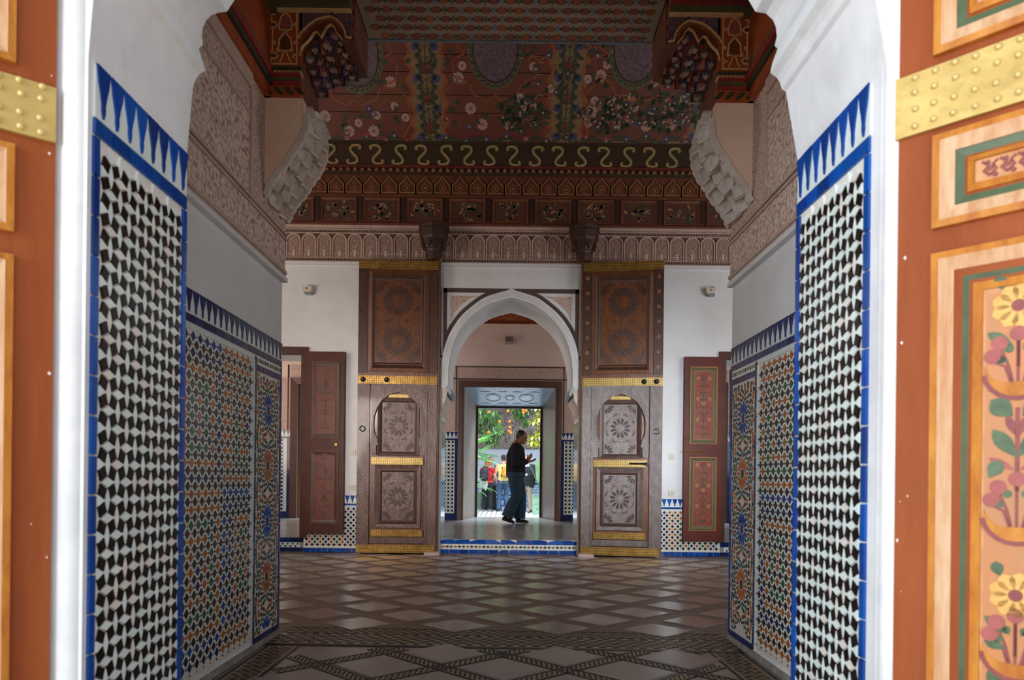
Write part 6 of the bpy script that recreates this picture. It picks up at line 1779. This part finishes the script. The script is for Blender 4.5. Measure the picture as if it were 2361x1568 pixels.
    o = m.build('hair', hair, t, calc=False); ev_mesh(o, 'hair', vox, 2)
    m = MB(HM)
    for sg in (-1, 1): m.ell((.083, sg * .031, .012), (.008, .012, .007), 8, 6)
    m.build('eyes', EYE, t, smooth=True)
    return t

DEN = mat('blue_denim', (34, 62, 78), (44, 76, 94), vs=14, rough=.8, bs=120, bk=.2)
DEN2 = mat('faded_denim', (70, 98, 130), (46, 72, 104), vs=5, rough=.8)
BLK = mat('black_cloth', (20, 22, 26), (28, 30, 34), vs=9, rough=.85, bs=60, bk=.2)
KNIT = mat('charcoal_jumper', (22, 25, 30), (30, 33, 38), vs=9, rough=.9, bs=110, bk=.25)
LEATHER = mat('black_leather', (20, 18, 18), None, rough=.35)
# the man walking past, seen from his right side
c = at(1190, 1207, 12.4)
man_J = dict(pelvis=(-.02, 0, .93), chest=(-.02, 0, 1.24), neck=(.0, 0, 1.47), head=(.085, 0, 1.575), look=(1, 0, -.32), head_up=(.32, 0, 1),
             shoL=(-.01, .19, 1.39), elbL=(-.02, .25, 1.12), wriL=(.20, .14, 1.16), shoR=(-.02, -.19, 1.39), elbR=(-.03, -.25, 1.10), wriR=(.21, -.14, 1.13),
             handL=(.6, -.1, .8), palmupL=(.5, -.7, -.4), handR=(.95, .12, .25), palmupR=(.1, .3, -.9), curlL=.16, curlR=.28, thumbR=1, thumbL=1,
             hipL=(-.02, .09, .90), kneL=(.08, .09, .50), ankL=(.06, .09, .105), toeL=(1, .05, -.03),
             hipR=(-.02, -.09, .90), kneR=(.0, -.10, .50), ankR=(-.17, -.10, .14), toeR=(1, -.05, -.30), flare=.018)
man = person('person', (c.x + .0, 12.4, ZP), 0.0, 'man in a charcoal jumper and blue jeans walking past the garden door, hands raised', man_J, SKIN, HAIR_D, KNIT, DEN, LEATHER, 'long', 'cropped', vox=.0075, dp=1.36)
def stand(d=0.0):
    return dict(pelvis=(0, 0, .94), chest=(.0, 0, 1.25), neck=(.0, 0, 1.46), head=(.03, 0, 1.595), look=(1, 0, -.1),
                shoL=(0, .18, 1.40), elbL=(-.03, .24, 1.13), wriL=(.13, .17, 1.0), shoR=(0, -.18, 1.40), elbR=(-.03, -.24, 1.13), wriR=(.13, -.17, 1.0),
                hipL=(0, .09, .91), kneL=(.02, .11, .5), ankL=(0, .13, .10), hipR=(0, -.09, .91), kneR=(.03, -.11, .5), ankR=(-.03, -.13, .10), toeL=(1, .2, 0), toeR=(1, -.2, 0))
def on_ground(px, Y): return at(px, 1150, Y).x
RED = mat('red_top', (196, 24, 34), (180, 20, 30), vs=7, rough=.8)
# woman in red, seen from behind
x1_ = on_ground(1123, 20.6)
J = stand(); J['elbR'] = (.08, -.23, 1.16); J['wriR'] = (.22, -.12, 1.02)
person('person', (x1_, 20.6, 0), pi / 2 - .35, 'auburn haired woman in a red top and black trousers with a black backpack', J, SKIN_L, HAIR_R, RED, BLK, mat('grey_trainer', (130, 130, 134), None, rough=.6), 'short', 'long', vox=.011, scale=.93)
def backpack(loc, rz, mt, label, s=1.0, strap=None):
    t = empty('backpack', loc, rz); t.scale = (s,) * 3; tag(t, label, 'backpack')
    q = MB(); q.ell((-.09, 0, .02), (.10, .15, .23), 18, 12); q.ell((-.10, 0, -.08), (.11, .15, .13), 16, 10); o = q.build('bag', mt, t, calc=False); ev_mesh(o, 'bag', .012, 4)
    q = MB(); q.ell((-.17, 0, -.07), (.05, .11, .10), 14, 9); q.build('front_pocket', mt, t, smooth=True)
    for sg in (-1, 1):
        q = MB(); q.tube([(-.02, sg * .09, .17), (.08, sg * .11, .21), (.17, sg * .12, .10), (.14, sg * .15, -.06), (.0, sg * .14, -.15)], [(.022, .008)] * 5, 8); q.build('strap', strap or mt, t, smooth=True)
    q = MB(); q.tube([(-.03, -.03, .22), (-.05, 0, .26), (-.03, .03, .22)], .008, 6); q.build('grab_loop', mt, t, smooth=True)
    return t
a = pi / 2 - .35
backpack((x1_ - .17 * cos(a), 20.6 - .17 * sin(a), 1.13), a, mat('dark_nylon', (26, 28, 40), (34, 36, 48), vs=9, rough=.7), 'black backpack worn by the woman in the red top', .95)
q = MB()
for k in range(9):
    aa = -1.2 + k * .3
    q.tube([(.185 * cos(aa + 2.2), .17 * sin(aa + 2.2), .0), (.22 * cos(aa + 2.25), .2 * sin(aa + 2.25), -.09), (.21 * cos(aa + 2.1), .2 * sin(aa + 2.1), -.2 - .03 * (k % 3))], [.03, .045, .02], 7)
o = q.build('tied_cardigan', mat('pale_grey_knit', (190, 190, 200), (150, 150, 166), vs=8, rough=.9), smooth=True); o.location = (x1_, 20.6, .92); o.rotation_euler = (0, 0, a)
tag(o, 'pale grey cardigan tied round the waist of the woman in red', 'cardigan')
# companion behind her
x2_ = on_ground(1131, 21.5)
person('person', (x2_, 21.5, 0), -pi / 2 + .3, 'dark haired person in a pale blue shirt and grey jacket behind the woman in red', stand(), SKIN_L, HAIR_D, mat('pale_blue_shirt', (150, 168, 206), None, rough=.8), BLK, LEATHER, 'long', 'short', vox=.012, jacket=mat('grey_jacket', (92, 98, 112), (76, 82, 96), vs=6, rough=.85), scale=.99)
# woman in a yellow tank top
x3_ = on_ground(1160, 20.8)
J = stand(); J['elbL'] = (-.02, .25, 1.13); J['wriL'] = (.05, .22, .93)
person('person', (x3_, 20.8, 0), pi / 2 + .1, 'person in a pale yellow vest and faded jeans partly hidden by the walking man', J, SKIN_L, HAIR_D, mat('pale_yellow_vest', (222, 214, 130), None, rough=.8), DEN2, mat('dark_trainer', (50, 44, 44), None, rough=.6), 'none', 'short', vox=.011, scale=1.01)
a = pi / 2 + .1
backpack((x3_ + .06, 20.8 - .20, 1.20), a, mat('amber_nylon', (214, 150, 50), (190, 124, 40), vs=9, rough=.7), 'orange and black rucksack on the person in the yellow vest', .8, BLK)
# man in dark jacket and pale trousers with a coat over his arm
x4_ = on_ground(1216, 20.4)
J = stand(); J['elbL'] = (.05, .25, 1.14); J['wriL'] = (.24, .08, 1.14); J['elbR'] = (.05, -.25, 1.14); J['wriR'] = (.24, -.08, 1.16)
person('person', (x4_, 20.4, 0), -pi / 2 - .6, 'man in a navy jacket and beige trousers with a coat over his arm', J, SKIN_L, HAIR_D, mat('white_shirt', (226, 228, 232), None, rough=.8), mat('beige_trousers', (176, 160, 146), (160, 144, 130), vs=6, rough=.85), mat('brown_sandal', (96, 60, 44), None, rough=.6), 'long', 'cropped', vox=.011, jacket=mat('navy_jacket', (30, 36, 56), (38, 44, 66), vs=6, rough=.85), scale=1.0)
q = MB()
q.tube([(-.12, 0, .02), (0, 0, .05), (.14, 0, .02)], [.04, .06, .04], 10)
q.prism([(-.16, .03), (.16, .03), (.17, -.22), (.11, -.42), (-.05, -.40), (-.15, -.24)], .05, -.05, .02)
o = q.build('folded_coat', BLK); ev_mesh(o, 'folded_coat', .014, 5); o.scale = (.8, .8, .85); o.location = (x4_ + .12, 20.05, 1.10); o.rotation_euler = (0, .12, .2)
tag(o, 'black coat hanging over the arm of the man in the navy jacket', 'coat')
